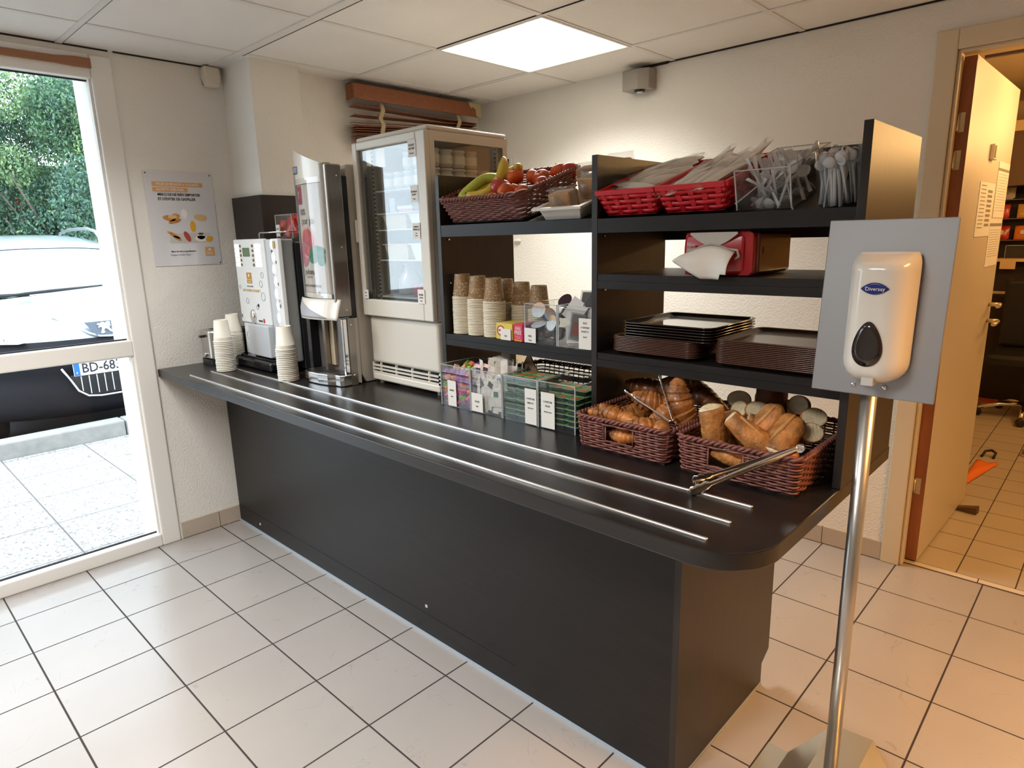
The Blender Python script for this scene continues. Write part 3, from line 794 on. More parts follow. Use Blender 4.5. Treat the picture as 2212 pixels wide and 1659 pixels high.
# acrylic box with red stirrer sachets on the coffee machine
ab = thing('acrylic_box', 'clear acrylic box on top of the coffee machine, holding red sachets', 'box', loc=(.45, .63, 1.4405))
def openbox(parent, x0, x1, y0, y1, z0, z1, name='box_shell', m=ACRYL, t=.0025, world=False, zf=None, divs=()):
    zf = zf if zf is not None else z1
    b = NB()
    box(b, (x0, y0, z0), (x1, y1, z0 + t)); box(b, (x0, y0, z0), (x1, y0 + t, zf)); box(b, (x0, y1 - t, z0), (x1, y1, z1))
    for xx in (x0, x1 - t) + tuple(divs): 
        rprism(b, [(y0, z0), (y1, z0), (y1, z1), (y0, zf)], xx, xx + t, face_mat((0, 0, 0), (0, 1, 0), (0, 0, 1)))
    obj(name, b, m, parent, world=world)
    EDG = glassy('acrylic_edge', (.85, .9, .92), 1.5, .45)
    b = NB(); w = .0012
    for xx in (x0, x1 - t) + tuple(divs): 
        box(b, (xx - w / 2, y0 - w, z0), (xx + t, y0 + w, zf)); 
        tube(b, [(xx + t / 2, y0, zf), (xx + t / 2, y1, z1)], t * .55, 4)
    box(b, (x0, y0 - w / 2, zf - w), (x1, y0 + t, zf + w)); box(b, (x0, y1 - t, z1 - w), (x1, y1, z1 + w))
    obj('polished_edge', b, EDG, parent, world=world)
openbox(ab, -.075, .075, -.05, .05, 0, .105)
REDS = mat('red_sachet', (.62, .03, .025), .3, var=.3, vscale=40)
card('label_card', ab, WM[ab.name] @ F_front(-.066, -.054, .01), .034, .052, [('SUCRE', .65, .009), ('Sugar', .35, .007)])
rs = random.Random(5)
def pillow_bm(w, h, t, n=5, wob=.15, rnd=None):
    b = NB(); rnd = rnd or rs
    ph = rnd.uniform(0, 6)
    def f(s):
        def g(u, v):
            x = (u - .5) * w; y = (v - .5) * h
            k = max(0, (1 - abs(2 * u - 1) ** 3)) * max(0, (1 - abs(2 * v - 1) ** 3))
            return Vector((x, y, s * t * .5 * k + wob * t * math.sin(ph + 7 * u + 5 * v) * .5))
        return g
    surf(b, f(1), n, n + 2); surf(b, f(-1), n, n + 2)
    return b
m0 = None
for i in range(11):
    x = -.055 + (i % 4) * .035; y = -.03 + (i // 4) * .028; z = .045 + (i // 4) * .014
    loc = WM[ab.name] @ Vector((x, y, z)); rot = (R(80 + rs.uniform(-18, 18)), R(rs.uniform(-30, 30)), R(rs.uniform(-40, 40)))
    if m0 is None:
        m0 = obj('sugar_sachet', pillow_bm(.032, .075, .008), REDS, None, loc=loc, rot=rot, label='red sachet in the acrylic box on the coffee machine', cat='sachet', group='red sachets on the coffee machine')
    else: dup(m0, loc, rot)

# ================================================================== juice dispenser
jd = thing('juice_dispenser', 'tall juice dispenser with clear curved front and steel side', 'juice dispenser', loc=(.95, .55, ZT))
def jfront(x): 
    s = (x - .925) / .13
    return .432 + .028 * abs(s) ** 2.2
def curved(b, x0, x1, z0, z1, off=0, th=.006, n=16, ztop=None):
    xs_ = [x0 + (x1 - x0) * i / n for i in range(n + 1)]
    zt = ztop or (lambda x: z1)
    fr_ = [[b.verts.new((x, jfront(x) + off, z0)) for x in xs_], [b.verts.new((x, jfront(x) + off, zt(x))) for x in xs_]]
    bk = [[b.verts.new((x, jfront(x) + off + th, z0)) for x in xs_], [b.verts.new((x, jfront(x) + off + th, zt(x))) for x in xs_]]
    for i in range(n):
        b.faces.new((fr_[0][i], fr_[0][i + 1], fr_[1][i + 1], fr_[1][i])); b.faces.new((bk[0][i + 1], bk[0][i], bk[1][i], bk[1][i + 1]))
        b.faces.new((fr_[1][i], fr_[1][i + 1], bk[1][i + 1], bk[1][i])); b.faces.new((fr_[0][i + 1], fr_[0][i], bk[0][i], bk[0][i + 1]))
    b.faces.new((fr_[0][0], fr_[1][0], bk[1][0], bk[0][0])); b.faces.new((fr_[0][n], bk[0][n], bk[1][n], fr_[1][n]))
ztop = lambda x: 1.768 - .058 * max(0, (x - .84)) / .17
b = NB(); curved(b, .803, 1.018, 1.640, 1.7, .004, .012, ztop=ztop); obj('top_cover', b, mat('juice_cream', (.72, .68, .60), .25, coat=.5), jd, world=True)
b = NB(); box(b, (.80, .49, 1.64), (1.045, .51, 1.70)); obj('cover_back', b, mat('juice_cream', 0), jd, world=True)
b = NB(); curved(b, .803, 1.018, 1.226, 1.638, .008, .006); obj('printed_insert', b, mat('juice_insert', (.50, .45, .40), .5), jd, world=True)
b = NB(); curved(b, .803, 1.018, 1.205, 1.225, .006, .008); obj('lower_band', b, mat('juice_cream', 0), jd, world=True)
b = NB(); curved(b, .799, 1.020, 1.204, 1.66, -.002, .003); obj('clear_cover', b, glassy('juice_clear', (.98, .98, .98), .15, .0), jd, world=True)
b = NB(); curved(b, .792, .803, 1.204, 1.71, .0, .02); obj('edge_strip', b, mat('steel_blue_edge', (.45, .47, .5), .3, .4), jd, world=True)
b = NB(); curved(b, 1.018, 1.046, 1.222, 1.706, -.004, .02, 4); obj('chrome_strip', b, CHROME, jd, world=True)
STB = mat('brown_steel', (.33, .30, .27), .28, .85, var=.05, vscale=8, stretch=(12, 12, 1))
b = NB(); rbox(b, (1.044, .442, 1.136), (1.062, .508, 1.702), .005, 2); obj('side_cladding', b, STB, jd, world=True)
b = NB()
for z in (1.66, 1.40, 1.16): lathe(b, [(.0035, 0), (.0035, .002), (.001, .003)], 10, F_right(1.062, .485, z))
for z in (1.10, .90): lathe(b, [(.0035, 0), (.0035, .002), (.001, .003)], 10, F_right(1.0625, .497, z))
obj('screw', b, CHROME, jd, world=True)
b = NB(); box(b, (.80, .509, 1.128), (1.058, .53, 1.66)); obj('black_seal', b, BLACKP, jd, world=True)
b = NB(); rprism(b, [(.531, .905), (.531, 1.128), (.531, 1.70), (.545, 1.705), (.72, 1.705), (.72, .862), (.56, .862)], .80, 1.0535, face_mat((0, 0, 0), (0, 1, 0), (0, 0, 1)))
rprism(b, [(.512, .868), (.531, .862), (.531, 1.126), (.512, 1.126)], 1.03, 1.061, face_mat((0, 0, 0), (0, 1, 0), (0, 0, 1)))
obj('rear_housing', b, mat('juice_housing', (.52, .48, .41), .4), jd, world=True, bev=.003)
# black left flank
b = NB(); box(b, (.785, .50, ZT + .001), (.80, .72, 1.66)); box(b, (.786, .462, .90), (.812, .50, 1.13)); obj('left_flank', b, BLACKG, jd, world=True)
# spout head
b = NB()
def spf(u, v):
    x = .798 + (1.082 - .798) * (u + (0 if v < .5 else (.22 * (v - .5) * 2 * (1 - u))))
    y = jfront(min(max(x, .8), 1.05)) - .008 - .024 * v
    z = 1.204 - .078 * v
    return Vector((x, y, z))
surf(b, spf, 16, 6)
obj('spout_cover', b, mat('juice_cream', 0), jd, world=True, solid=.006, smooth=True)
b = NB(); surf(b, lambda u, v: spf(.04 + .74 * v * u, .10 + .82 * v) - Vector((0, .0045, 0)), 10, 8)
obj('push_plate', b, mat('plate_grey', (.30, .30, .32), .4), jd, world=True, solid=.001)
b = NB(); box(b, (.86, .452, 1.132), (1.06, .51, 1.20)); obj('spout_body', b, BLACKP, jd, world=True)
# niche
b = NB(); box(b, (.812, .500, .90), (1.05, .51, 1.13)); obj('niche_back', b, mat('niche_steel', (.28, .26, .25), .3, .6), jd, world=True)
b = NB(); box(b, (.915, .488, .93), (.945, .499, 1.128)); obj('level_strip', b, mat('level_tan', (.62, .50, .34), .35, .4), jd, world=True)
b = NB(); box(b, (.893, .47, .9), (.912, .50, 1.13)); obj('dark_column', b, STB, jd, world=True)
b = NB(); rbox(b, (1.046, .462, .905), (1.060, .482, 1.128), .003, 2); obj('front_post', b, CHROME, jd, world=True)
b = NB(); box(b, (1.05, .4825, .862), (1.0625, .512, 1.128)); obj('rear_post', b, STB, jd, world=True)
b = NB()
pts = [(.802, .51), (.802, .435), (.815, .418), (.86, .408), (.93, .410), (.985, .420), (1.02, .436), (1.050, .438), (1.062, .45), (1.062, .51)]
rprism(b, pts, ZT + .002, .906); obj('base_tray', b, mat('polished_steel', (.72, .70, .68), .15, 1.0), jd, world=True, bev=.003)
b = NB(); rprism(b, [(.82, .5), (.82, .432), (.93, .42), (1.01, .438), (1.04, .46), (1.04, .5)], .9062, .9085); obj('drip_grid', b, mat('grid_dark', (.10, .09, .085), .3, .7), jd, world=True)
# print of the insert: red square with glass, lettering, fruit, leaf
def jM(x, z): return face_mat((x, jfront(x) + .0065, z), (1, (jfront(x + .005) - jfront(x - .005)) / .01, 0), (0, 0, 1))
def jdisc(b, cx, cz, rx, rz, off=0, n=28, a0=0, a1=360):
    c = b.verts.new((cx, jfront(cx) + .0068 - off, cz)); ring_ = []
    for i in range(n + 1):
        a = R(a0 + (a1 - a0) * i / n); x = cx + rx * math.cos(a); ring_.append(b.verts.new((x, jfront(x) + .0068 - off, cz + rz * math.sin(a))))
    for i in range(n): b.faces.new((c, ring_[i], ring_[i + 1]))
b = NB(); curved(b, .822, .872, 1.566, 1.634, .0062, .001, 6); obj('red_square', b, mat('crimson_print', (.30, .02, .06), .5), jd, world=True)
text('Y', .04, mat('pale_pink_print', (.7, .5, .5), .5), jd, jM(.848, 1.60) @ T(0, 0, .0015), 'glass_symbol')
DPR = mat('taupe_print', (.16, .12, .10), .6)
text('100%', .034, DPR, jd, jM(.868, 1.535), squeeze=.7); text('pur jus', .040, DPR, jd, jM(.908, 1.502), squeeze=.85)
b = NB(); jdisc(b, .893, 1.42, .062, .062, 0); obj('fruit_rind', b, mat('rind_print', (.62, .30, .22), .5), jd, world=True)
b = NB(); jdisc(b, .890, 1.42, .053, .053, .0004); obj('fruit_flesh', b, mat('flesh_print', (.42, .05, .06), .5, var=.4, vscale=30), jd, world=True)
b = NB(); jdisc(b, .850, 1.375, .045, .05, .0002); obj('fruit_half', b, mat('plum_print', (.38, .12, .16), .5), jd, world=True)
b = NB(); jdisc(b, .955, 1.385, .05, .022, .0006); jdisc(b, .925, 1.365, .032, .026, .0007); jdisc(b, .978, 1.36, .024, .03, .0007); obj('leaf_print', b, mat('leaf_print', (.03, .16, .08), .5, var=.5, vscale=40), jd, world=True)
text('pokana', .032, DPR, jd, jM(.885, 1.307), squeeze=.85, bold=.01); text('J U I C E', .013, DPR, jd, jM(.885, 1.286))
text('SERVEZ-VOUS PAR PRESSION', .0135, DPR, jd, jM(.905, 1.252), squeeze=.75)
b = NB(); rbox(b, (.824, jfront(.84) - .002, 1.680), (.862, jfront(.84) + .004, 1.708), .003, 2); obj('sensor_window', b, mat('sensor_dark', (.03, .005, .03), .2), jd, world=True)
# ================================================================== cups
rc = random.Random(11)
def cup_mesh(r_rim, r_bot, h, n=28):
    """inverted paper cup, rim at z = 0"""
    b = NB()
    lathe(b, [(r_rim - .001, 0), (r_rim + .0016, .0004), (r_rim + .0024, .0018), (r_rim + .0016, .0034), (r_rim - .0014, .0042),
              (r_bot, h - .001), (r_bot - .0008, h), (r_bot - .002, h - .0005), (r_bot - .0022, h - .004), (0.001, h - .004)], n, cap0=False, cap1=False)
    surf(b, lambda u, v: Vector(((r_rim - .001 - .001 * v) * math.cos(-2 * PI * u), (r_rim - .001 - .001 * v) * math.sin(-2 * PI * u), .02 * v)), n, 1, closed_u=False)
    return b
CUPW = mat('white_paper_cup', (.80, .76, .66), .5)
proto = None
def stack(x, y, n, pitch, lab, grp, top_lab, r=.0405, rb=.029, h=.098):
    global proto
    for i in range(n):
        l = top_lab if i == n - 1 else lab
        dx, dy = rc.uniform(-.0006, .0006), rc.uniform(-.0006, .0006)
        if proto is None:
            proto = obj('paper_cup', cup_mesh(r, rb, h), CUPW, None, loc=(x, y, ZT + .001), cat='cup', label=l, group=grp)
        else:
            dup(proto, (x + dx, y + dy, ZT + .001 + i * pitch), (0, 0, rc.uniform(0, 6)), label=l, group=grp)
stack(.308, .306, 18, .0078, 'white paper cup in the stack beside the toaster, nearest the counter front', 'white cups in the front left stack', 'topmost white paper cup of the stack in front of the toaster')
stack(.175, .415, 19, .0078, 'white paper cup in the stack between toaster and coffee machine', 'white cups in the rear left stack', 'topmost white paper cup of the stack half behind the coffee machine')
stack(.748, .378, 18, .0076, 'white paper cup in the stack between coffee machine and juice dispenser', 'white cups in the stack by the juice dispenser', 'topmost white paper cup of the stack by the juice dispenser')

# printed brown coffee cups
mc = bpy.data.materials.new('printed_kraft_cup'); mc.use_nodes = True; nt = mc.node_tree; N = nt.nodes; L = nt.links
bs = N['Principled BSDF']; bs.inputs['Roughness'].default_value = .5
tc = N.new('ShaderNodeTexCoord'); sp = N.new('ShaderNodeSeparateXYZ'); L.new(tc.outputs['Object'], sp.inputs[0])
at = N.new('ShaderNodeMath'); at.operation = 'ARCTAN2'; L.new(sp.outputs['Y'], at.inputs[0]); L.new(sp.outputs['X'], at.inputs[1])
cb = N.new('ShaderNodeCombineXYZ'); 
m1 = N.new('ShaderNodeMath'); m1.operation = 'MULTIPLY'; m1.inputs[1].default_value = 3.0; L.new(at.outputs[0], m1.inputs[0]); L.new(m1.outputs[0], cb.inputs[0])
m2_ = N.new('ShaderNodeMath'); m2_.operation = 'MULTIPLY'; m2_.inputs[1].default_value = 95; L.new(sp.outputs['Z'], m2_.inputs[0]); L.new(m2_.outputs[0], cb.inputs[1])
br = N.new('ShaderNodeTexBrick'); br.inputs['Scale'].default_value = 1; br.inputs['Mortar Size'].default_value = .10; br.inputs['Brick Width'].default_value = 1.6; br.inputs['Row Height'].default_value = 1.0
br.inputs['Color1'].default_value = (1, 1, 1, 1); br.inputs['Color2'].default_value = (0, 0, 0, 1); br.inputs['Mortar'].default_value = (0, 0, 0, 1); L.new(cb.outputs[0], br.inputs['Vector'])
nz = N.new('ShaderNodeTexNoise'); nz.inputs['Scale'].default_value = 2.4; nz.inputs['Detail'].default_value = 3; L.new(cb.outputs[0], nz.inputs['Vector'])
gt = N.new('ShaderNodeMath'); gt.operation = 'GREATER_THAN'; gt.inputs[1].default_value = .52; L.new(nz.outputs['Fac'], gt.inputs[0])
ml = N.new('ShaderNodeMath'); ml.operation = 'MULTIPLY'; L.new(br.outputs['Color'], ml.inputs[0]); L.new(gt.outputs[0], ml.inputs[1])
# rim band stays cream
zr = N.new('ShaderNodeMath'); zr.operation = 'LESS_THAN'; zr.inputs[1].default_value = .0048; L.new(sp.outputs['Z'], zr.inputs[0])
mx1 = N.new('ShaderNodeMixRGB'); mx1.inputs[1].default_value = (.27, .155, .062, 1); mx1.inputs[2].default_value = (.58, .47, .31, 1); L.new(ml.outputs[0], mx1.inputs[0])
mx2 = N.new('ShaderNodeMixRGB'); mx2.inputs[2].default_value = (.80, .73, .58, 1); L.new(zr.outputs[0], mx2.inputs[0]); L.new(mx1.outputs[0], mx2.inputs[1]); L.new(mx2.outputs[0], bs.inputs['Base Color'])
proto2 = None
names = ['leftmost of the front row', 'middle of the front row', 'right end of the front row', 'left end of the back row', 'middle of the back row', 'right end of the back row']
for k, (x, y, ztop_) in enumerate(((1.594, .612, 1.303), (1.669, .612, 1.298), (1.745, .612, 1.293), (1.712, .70, 1.283), (1.788, .70, 1.275), (1.864, .70, 1.266))):
    h = .080; n = int(round((ztop_ - 1.1 - h) / .0053)) + 1
    pit = (ztop_ - 1.1 - h - .001) / (n - 1)
    for i in range(n):
        lab = ('topmost printed brown coffee cup, stack at the ' if i == n - 1 else 'printed brown coffee cup in the stack at the ') + names[k]
        g = 'brown coffee cups in the stack at the ' + names[k]
        loc = (x + rc.uniform(-.0005, .0005), y + rc.uniform(-.0005, .0005), 1.101 + i * pit)
        if proto2 is None:
            proto2 = obj('coffee_cup', cup_mesh(.0355, .026, h, 26), mc, None, loc=loc, label=lab, cat='cup', group=g)
        else: dup(proto2, loc, (0, 0, rc.uniform(0, 6)), label=lab, group=g)

# ================================================================== toaster
to = thing('toaster', 'steel toaster with black lever and base at the left end of the counter', 'toaster', loc=(.105, .40, ZT))
b = NB(); rprism(b, rrect(.13, .23, .03, 5, .085, .425), ZT + .028, ZT + .165, bev=.0); obj('body', b, STEEL, to, world=True, bev=.008)
b = NB(); rprism(b, rrect(.136, .236, .03, 5, .085, .425), ZT + .001, ZT + .0275); obj('base', b, BLACKP, to, world=True)
b = NB(); 
for x in (.06, .11): box(b, (x - .013, .35, ZT + .1652), (x + .013, .50, ZT + .167))
obj('slot', b, BLACKP, to, world=True)
b = NB(); box(b, (.075, .288, ZT + .132), (.095, .309, ZT + .144)); obj('lever', b, BLACKP, to, world=True, bev=.003)
b = NB()
for z in (.05, .075, .098): lathe(b, [(.006, 0), (.006, .004), (.004, .006)], 12, F_right(.15, .33, ZT + z))
lathe(b, [(.011, 0), (.010, .008)], 16, F_front(.085, .3095, ZT + .05))
obj('control_knob', b, CHROME, to, world=True)

# ================================================================== poster, siren, speaker, wall bits
ps = thing('poster', 'laminated breakfast poster with a tray of food, on the wall beside the window', 'poster', loc=(.004, .318, 1.54))
PX = .0045
b = NB(); box(b, (.001, .168, 1.330), (.0035, .470, 1.752)); obj('sheet', b, mat('poster_sheet', (.72, .72, .75), .18, coat=.6), ps, world=True)
def pM(y, z): return F_right(PX - .0005, y, z)
OR = mat('poster_orange', (.72, .38, .14), .5); WT = mat('poster_white', (.86, .84, .80), .5); NVY = mat('poster_black', (.02, .02, .03), .5)
b = NB(); box(b, (.0035, .200, 1.686), (.0040, .422, 1.706)); box(b, (.0035, .200, 1.662), (.0040, .352, 1.682)); obj('headline_band', b, OR, ps, world=True)
text('POUR SE REGALER A VOLONTE', .0155, WT, ps, pM(.311, 1.696), squeeze=.85, bold=.012); text('AU PETIT DEJEUNER', .0155, WT, ps, pM(.276, 1.672), squeeze=.85, bold=.012)
text('MERCI DE NE RIEN EMPORTER', .0165, NVY, ps, pM(.312, 1.650), squeeze=.84, bold=.022); text("ET D'ÉVITER DE GASPILLER", .0165, NVY, ps, pM(.300, 1.630), squeeze=.84, bold=.022)
text('Merci de votre compréhension', .011, NVY, ps, pM(.300, 1.395), squeeze=.8, bold=.015); text("L'équipe Première Classe", .011, mat('poster_grey', (.25, .25, .27), .5), ps, pM(.285, 1.379), squeeze=.8)
b = NB(); box(b, (.0035, .398, 1.370), (.0042, .442, 1.412)); obj('logo_square', b, OR, ps, world=True)
text('PREMIERE', .0075, WT, ps, F_right(.0043, .42, 1.386), bold=.01); text('CLASSE', .0075, WT, ps, F_right(.0043, .42, 1.378), bold=.01)
b = NB(); lathe(b, [(.006, 0), (.006, .0004)], 14, F_right(.0042, .42, 1.400)); obj('logo_mark', b, WT, ps, world=True)
def pell(name, m, items, x=.0036):
    for (y, z, ry, rz, a) in items:
        b = NB(); rprism(b, [(ry * math.cos(2 * PI * i / 18), rz * math.sin(2 * PI * i / 18)) for i in range(18)], 0, .0004, F_right(x, y, z) @ RZ(a))
        obj(name, b, m, ps, world=True)
b = NB(); rprism(b, [(-.09, -.02), (.10, -.02), (.095, .026), (-.085, .026)], 0, .0004, F_right(.0035, .335, 1.452)); obj('tray_picture', b, mat('poster_tray', (.60, .58, .54), .5), ps, world=True)
pell('croissant_picture', mat('poster_bread', (.55, .26, .07), .5, var=.4, vscale=60), [(.255, 1.545, .028, .013, -10), (.278, 1.532, .03, .010, 15), (.285, 1.555, .018, .012, 0), (.265, 1.470, .032, .008, -30), (.28, 1.455, .02, .008, -30)])
pell('toast_picture', mat('poster_toast', (.72, .50, .24), .5), [(.395, 1.548, .030, .016, -8), (.27, 1.552, .02, .008, 0)], .0037)
pell('jam_toast_picture', mat('poster_jam', (.45, .06, .05), .5), [(.325, 1.462, .012, .026, 25)], .0041)
pell('jug_picture', WT, [(.323, 1.565, .014, .022, 0), (.388, 1.452, .030, .014, 0), (.388, 1.462, .019, .014, 0)], .0038)
pell('juice_picture', mat('poster_juice', (.80, .42, .03), .5), [(.356, 1.508, .013, .026, 0), (.425, 1.450, .018, .012, 20)], .0042)
pell('coffee_picture', mat('poster_coffee', (.12, .04, .02), .5), [(.388, 1.474, .013, .005, 0)], .0044)
b = NB()
for y, z in ((.178, 1.742), (.46, 1.742), (.463, 1.338)): lathe(b, [(.003, 0), (.003, .002), (.001, .003)], 10, F_right(.0036, y, z))
obj('pin', b, mat('pin_blue', (.02, .02, .08), .4), ps, world=True)

sr = thing('alarm_siren', 'cream rounded alarm siren box on the wall under the ceiling', 'siren', loc=(.03, .512, 2.18))
b = NB(); rprism(b, [(-.036, .042), (.036, .042), (.039, 0), (.030, -.045), (-.026, -.045), (-.039, 0)], 0, .048, F_right(.006, .511, 2.180), bev=0); obj('cover', b, mat('siren_cream', (.74, .68, .56), .4), sr, world=True, bev=.008)
b = NB(); box(b, (.0005, .480, 2.145), (.0065, .542, 2.2255)); obj('back_plate', b, GREYP, sr, world=True)

sk = thing('wall_sensor', 'grey box with round lens on the back wall just below the ceiling', 'sensor', loc=(1.36, 2.04, 2.16))
b = NB(); rprism(b, [(1.297, 1.998), (1.388, 1.995), (1.437, 2.02), (1.437, 2.088), (1.297, 2.088)], 2.112, 2.205); obj('housing', b, mat('sensor_grey', (.33, .30, .26), .45), sk, world=True, bev=.003)
b = NB(); lathe(b, [(.026, 0), (.026, .008), (.020, .009)], 24, T(1.375, 2.035, 2.1115) @ RX(180)); obj('lens_ring', b, BLACKP, sk, world=True)
b = NB(); lathe(b, [(.018, 0), (.012, .003)], 24, T(1.375, 2.035, 2.1025) @ RX(180)); obj('lens', b, mat('lens_white', (.8, .8, .8), .3), sk, world=True)

pf = thing('wall_switch', 'small white switch plate with black frame on the back wall above the bananas', 'switch', loc=(.40, 2.08, 1.83))
b = NB(); rbox(b, (.352, 2.076, 1.772), (.462, 2.088, 1.892), .003, 2); obj('plate', b, WHITEP, pf, world=True)
b = NB(); box(b, (.355, 2.072, 1.78), (.438, 2.0765, 1.882)); obj('black_frame', b, BLACKP, pf, world=True)
b = NB(); box(b, (.368, 2.0695, 1.78), (.428, 2.0725, 1.868)); obj('white_insert', b, PAPER, pf, world=True)
b = NB(); box(b, (.405, 2.068, 1.80), (.415, 2.0697, 1.84)); obj('slot', b, BLACKP, pf, world=True)
hk = thing('wall_hook', 'white oval wall hook behind the shelf unit', 'hook', loc=(.485, 2.08, 1.40))
b = NB(); blob(b, (.490, 2.078, 1.401), (.030, .012, .009), 2); obj('hook_body', b, WHITEP, hk, world=True)
so = thing('wall_socket', 'small beige socket box low on the back wall', 'socket', loc=(.49, 2.08, .66))
b = NB(); rbox(b, (.45, 2.058, .60), (.53, 2.088, .72), .004, 2); obj('socket_box', b, mat('beige_socket', (.68, .55, .34), .4), so, world=True)

# ================================================================== venetian blind
BR_ = mat('blind_wood', (.26, .085, .030), .42, var=.18, vscale=8, stretch=(1, 12, 12)); TAPE = mat('blind_tape', (.50, .40, .24), .7)
bl = thing('wooden_blind', 'brown wooden slat blind hanging crooked above the refrigerator', 'blind', loc=(.24, 1.55, 2.2))
b = NB(); box(b, (.272, 1.112, 2.128), (.288, 2.00, 2.200)); box(b, (.215, 1.112, 2.128), (.272, 1.122, 2.200)); obj('valance', b, BR_, bl, world=True, bev=.002)
b = NB(); box(b, (.20, 1.13, 2.172), (.262, 1.99, 2.21)); obj('head_rail', b, mat('rail_dark', (.08, .05, .035), .6), bl, world=True)
rb_ = random.Random(2)
sl = []
for i in range(13):
    za = 2.085 - i * .0155 if i > 3 else (2.098, 2.052, 2.018, 2.006)[i]
    zb = 2.092 - i * .0105
    if i > 3: za = 2.006 - (i - 3) * .0105
    b = NB()
    dz = (zb - za) / .86
    pts = []
    M = T(0, 0, 0)
    v = box(b, (.215, 1.125, -.0014), (.268, 1.985, .0014))
    tw = rb_.uniform(-.12, .12)
    for q in v: q.co.z += za + (q.co.y - 1.125) * dz + (q.co.x - .24) * tw
    obj('slat', b, BR_, bl, world=True)
for y in (1.285, 1.83):
    b = NB()
    pts = [(.2705, y, 2.128), (.2715, y + .012, 2.09), (.2715, y - .008, 2.05), (.2725, y + .01, 2.02), (.2715, y, 1.98), (.2705, y, 1.90)]
    tube(b, pts, .015, 6, sx=1.0, sy=.06); obj('ladder_tape', b, TAPE, bl, world=True)
b = NB(); rprism(b, [(0, 0), (.10, 0), (.10, -.078), (.062, -.070), (.055, -.03), (.03, -.022), (.018, -.03), (.005, -.012)], 0, .002, F_right(.2885, 1.90, 2.201)); obj('masking_tape', b, TAPE, bl, world=True)

# ================================================================== wicker and plastic baskets
WICK = mat('plum_wicker', (.215, .075, .058), .42, var=.25, vscale=40); WICKD = mat('dark_wicker', (.045, .018, .014), .42, var=.25, vscale=40)
def rect_loop(w, d, r, step):
    """points around a rounded rectangle centred on the origin, with outward normals"""
    pts = []; 
    segs = [((-w / 2 + r, -d / 2), (w / 2 - r, -d / 2), (0, -1)), None, ((w / 2, -d / 2 + r), (w / 2, d / 2 - r), (1, 0)), None,
            ((w / 2 - r, d / 2), (-w / 2 + r, d / 2), (0, 1)), None, ((-w / 2, d / 2 - r), (-w / 2, -d / 2 + r), (-1, 0)), None]
    cen = [(w / 2 - r, -d / 2 + r, -90), (w / 2 - r, d / 2 - r, 0), (-w / 2 + r, d / 2 - r, 90), (-w / 2 + r, -d / 2 + r, 180)]
    for k in range(4):
        a, c, nrm = segs[2 * k]; L_ = math.dist(a, c); m = max(2, int(L_ / step))
        for i in range(m): t = i / m; pts.append((a[0] + (c[0] - a[0]) * t, a[1] + (c[1] - a[1]) * t, *nrm))
        cx_, cy_, a0 = cen[k]
        for i in range(3):
            an = R(a0 + 30 * i); pts.append((cx_ + r * math.cos(an), cy_ + r * math.sin(an), math.cos(an), math.sin(an)))
    return pts
def wicker(t, w, d, hf, hb, flare, m, rows=12, stake=.022, amp=.0022, rs_=.0030, hole=None, mrim=None):
    """t = thing at the base centre; front at -y; flare = outward growth to the rim"""
    base = rect_loop(w, d, .014, stake / 3.0)
    n = len(base)
    def P(k, tt, off=0):
        x, y, nx, ny = base[k % n]; s = (y + d / 2) / d; H = hf + (hb - hf) * s
        return Vector((x + nx * (flare * tt + off), y + ny * (flare * tt + off), .004 + H * tt))
    b = NB()
    for rw in range(rows):
        tt = (rw + .5) / rows
        pts = []; run = []
        for k in range(n + 1):
            off = amp * (1 if ((k // 3 + rw) % 2) else -1) * (0 if k % 3 == 0 else 1)
            p = P(k, tt, off)
            inh = hole and base[k % n][3] < -.9 and abs(base[k % n][0] - hole[2]) < hole[0] and hole[1][0] < tt < hole[1][1]
            if inh:
                if len(run) > 1: tube(b, run, rs_, 5, caps=True)
                run = []
            else: run.append(p)
        if len(run) > 1: tube(b, run, rs_, 5, caps=True)
    obj('weave', b, m, t)
    b = NB()
    for k in range(0, n, 3):
        if hole and base[k][3] < -.9 and abs(base[k][0] - hole[2]) < hole[0]: tube(b, [P(k, 0), P(k, hole[1][0])], .0022, 4); continue
        tube(b, [P(k, 0), P(k, .5), P(k, 1)], .0022, 4)
    obj('stakes', b, m, t)
    b = NB()
    loop = [P(k, 1.02) for k in range(n)] + [P(0, 1.02)]
    dense = []
    for a, c in zip(loop, loop[1:]):
        for q in range(3): dense.append(a.lerp(c, q / 3))
    for ph in (0, PI):
        pts = [p + Vector((base[(i // 3) % n][2] * .0035 * math.cos(i * .55 + ph), base[(i // 3) % n][3] * .0035 * math.cos(i * .55 + ph), .0035 * math.sin(i * .55 + ph))) for i, p in enumerate(dense)]
        tube(b, pts + [pts[0]], .0042, 5)
    obj('braided_rim', b, mrim or m, t)
    b = NB(); box(b, (-w / 2 + .003, -d / 2 + .003, 0), (w / 2 - .003, d / 2 - .003, .004)); obj('bottom', b, WICKD, t)
    if hole:
        b = NB(); z0 = .004 + hf * (hole[1][0] - .02); z1 = .004 + hf * (hole[1][1])
        yy = -d / 2 - flare * .7
        tube(b, [(hole[2] - hole[0], yy, z1), (hole[2] - hole[0], yy, z0), (hole[2] + hole[0], yy, z0), (hole[2] + hole[0], yy, z1)], .0026, 5); obj('handle_edge', b, m, t)
    return t
bA = wicker(thing('wicker_basket', 'plum wicker basket full of croissants at the shelf foot', 'basket', loc=(2.3535, .620, ZT + .001)), .262, .340, .082, .082, .010, WICK, rows=12, hole=(.042, (.36, .84), .0))
bB = wicker(thing('wicker_basket', 'plum wicker basket of cut baguette pieces at the right end', 'basket', loc=(2.662, .620, ZT + .001)), .272, .340, .082, .082, .010, WICK, rows=12, hole=(.042, (.30, .84), -.02))
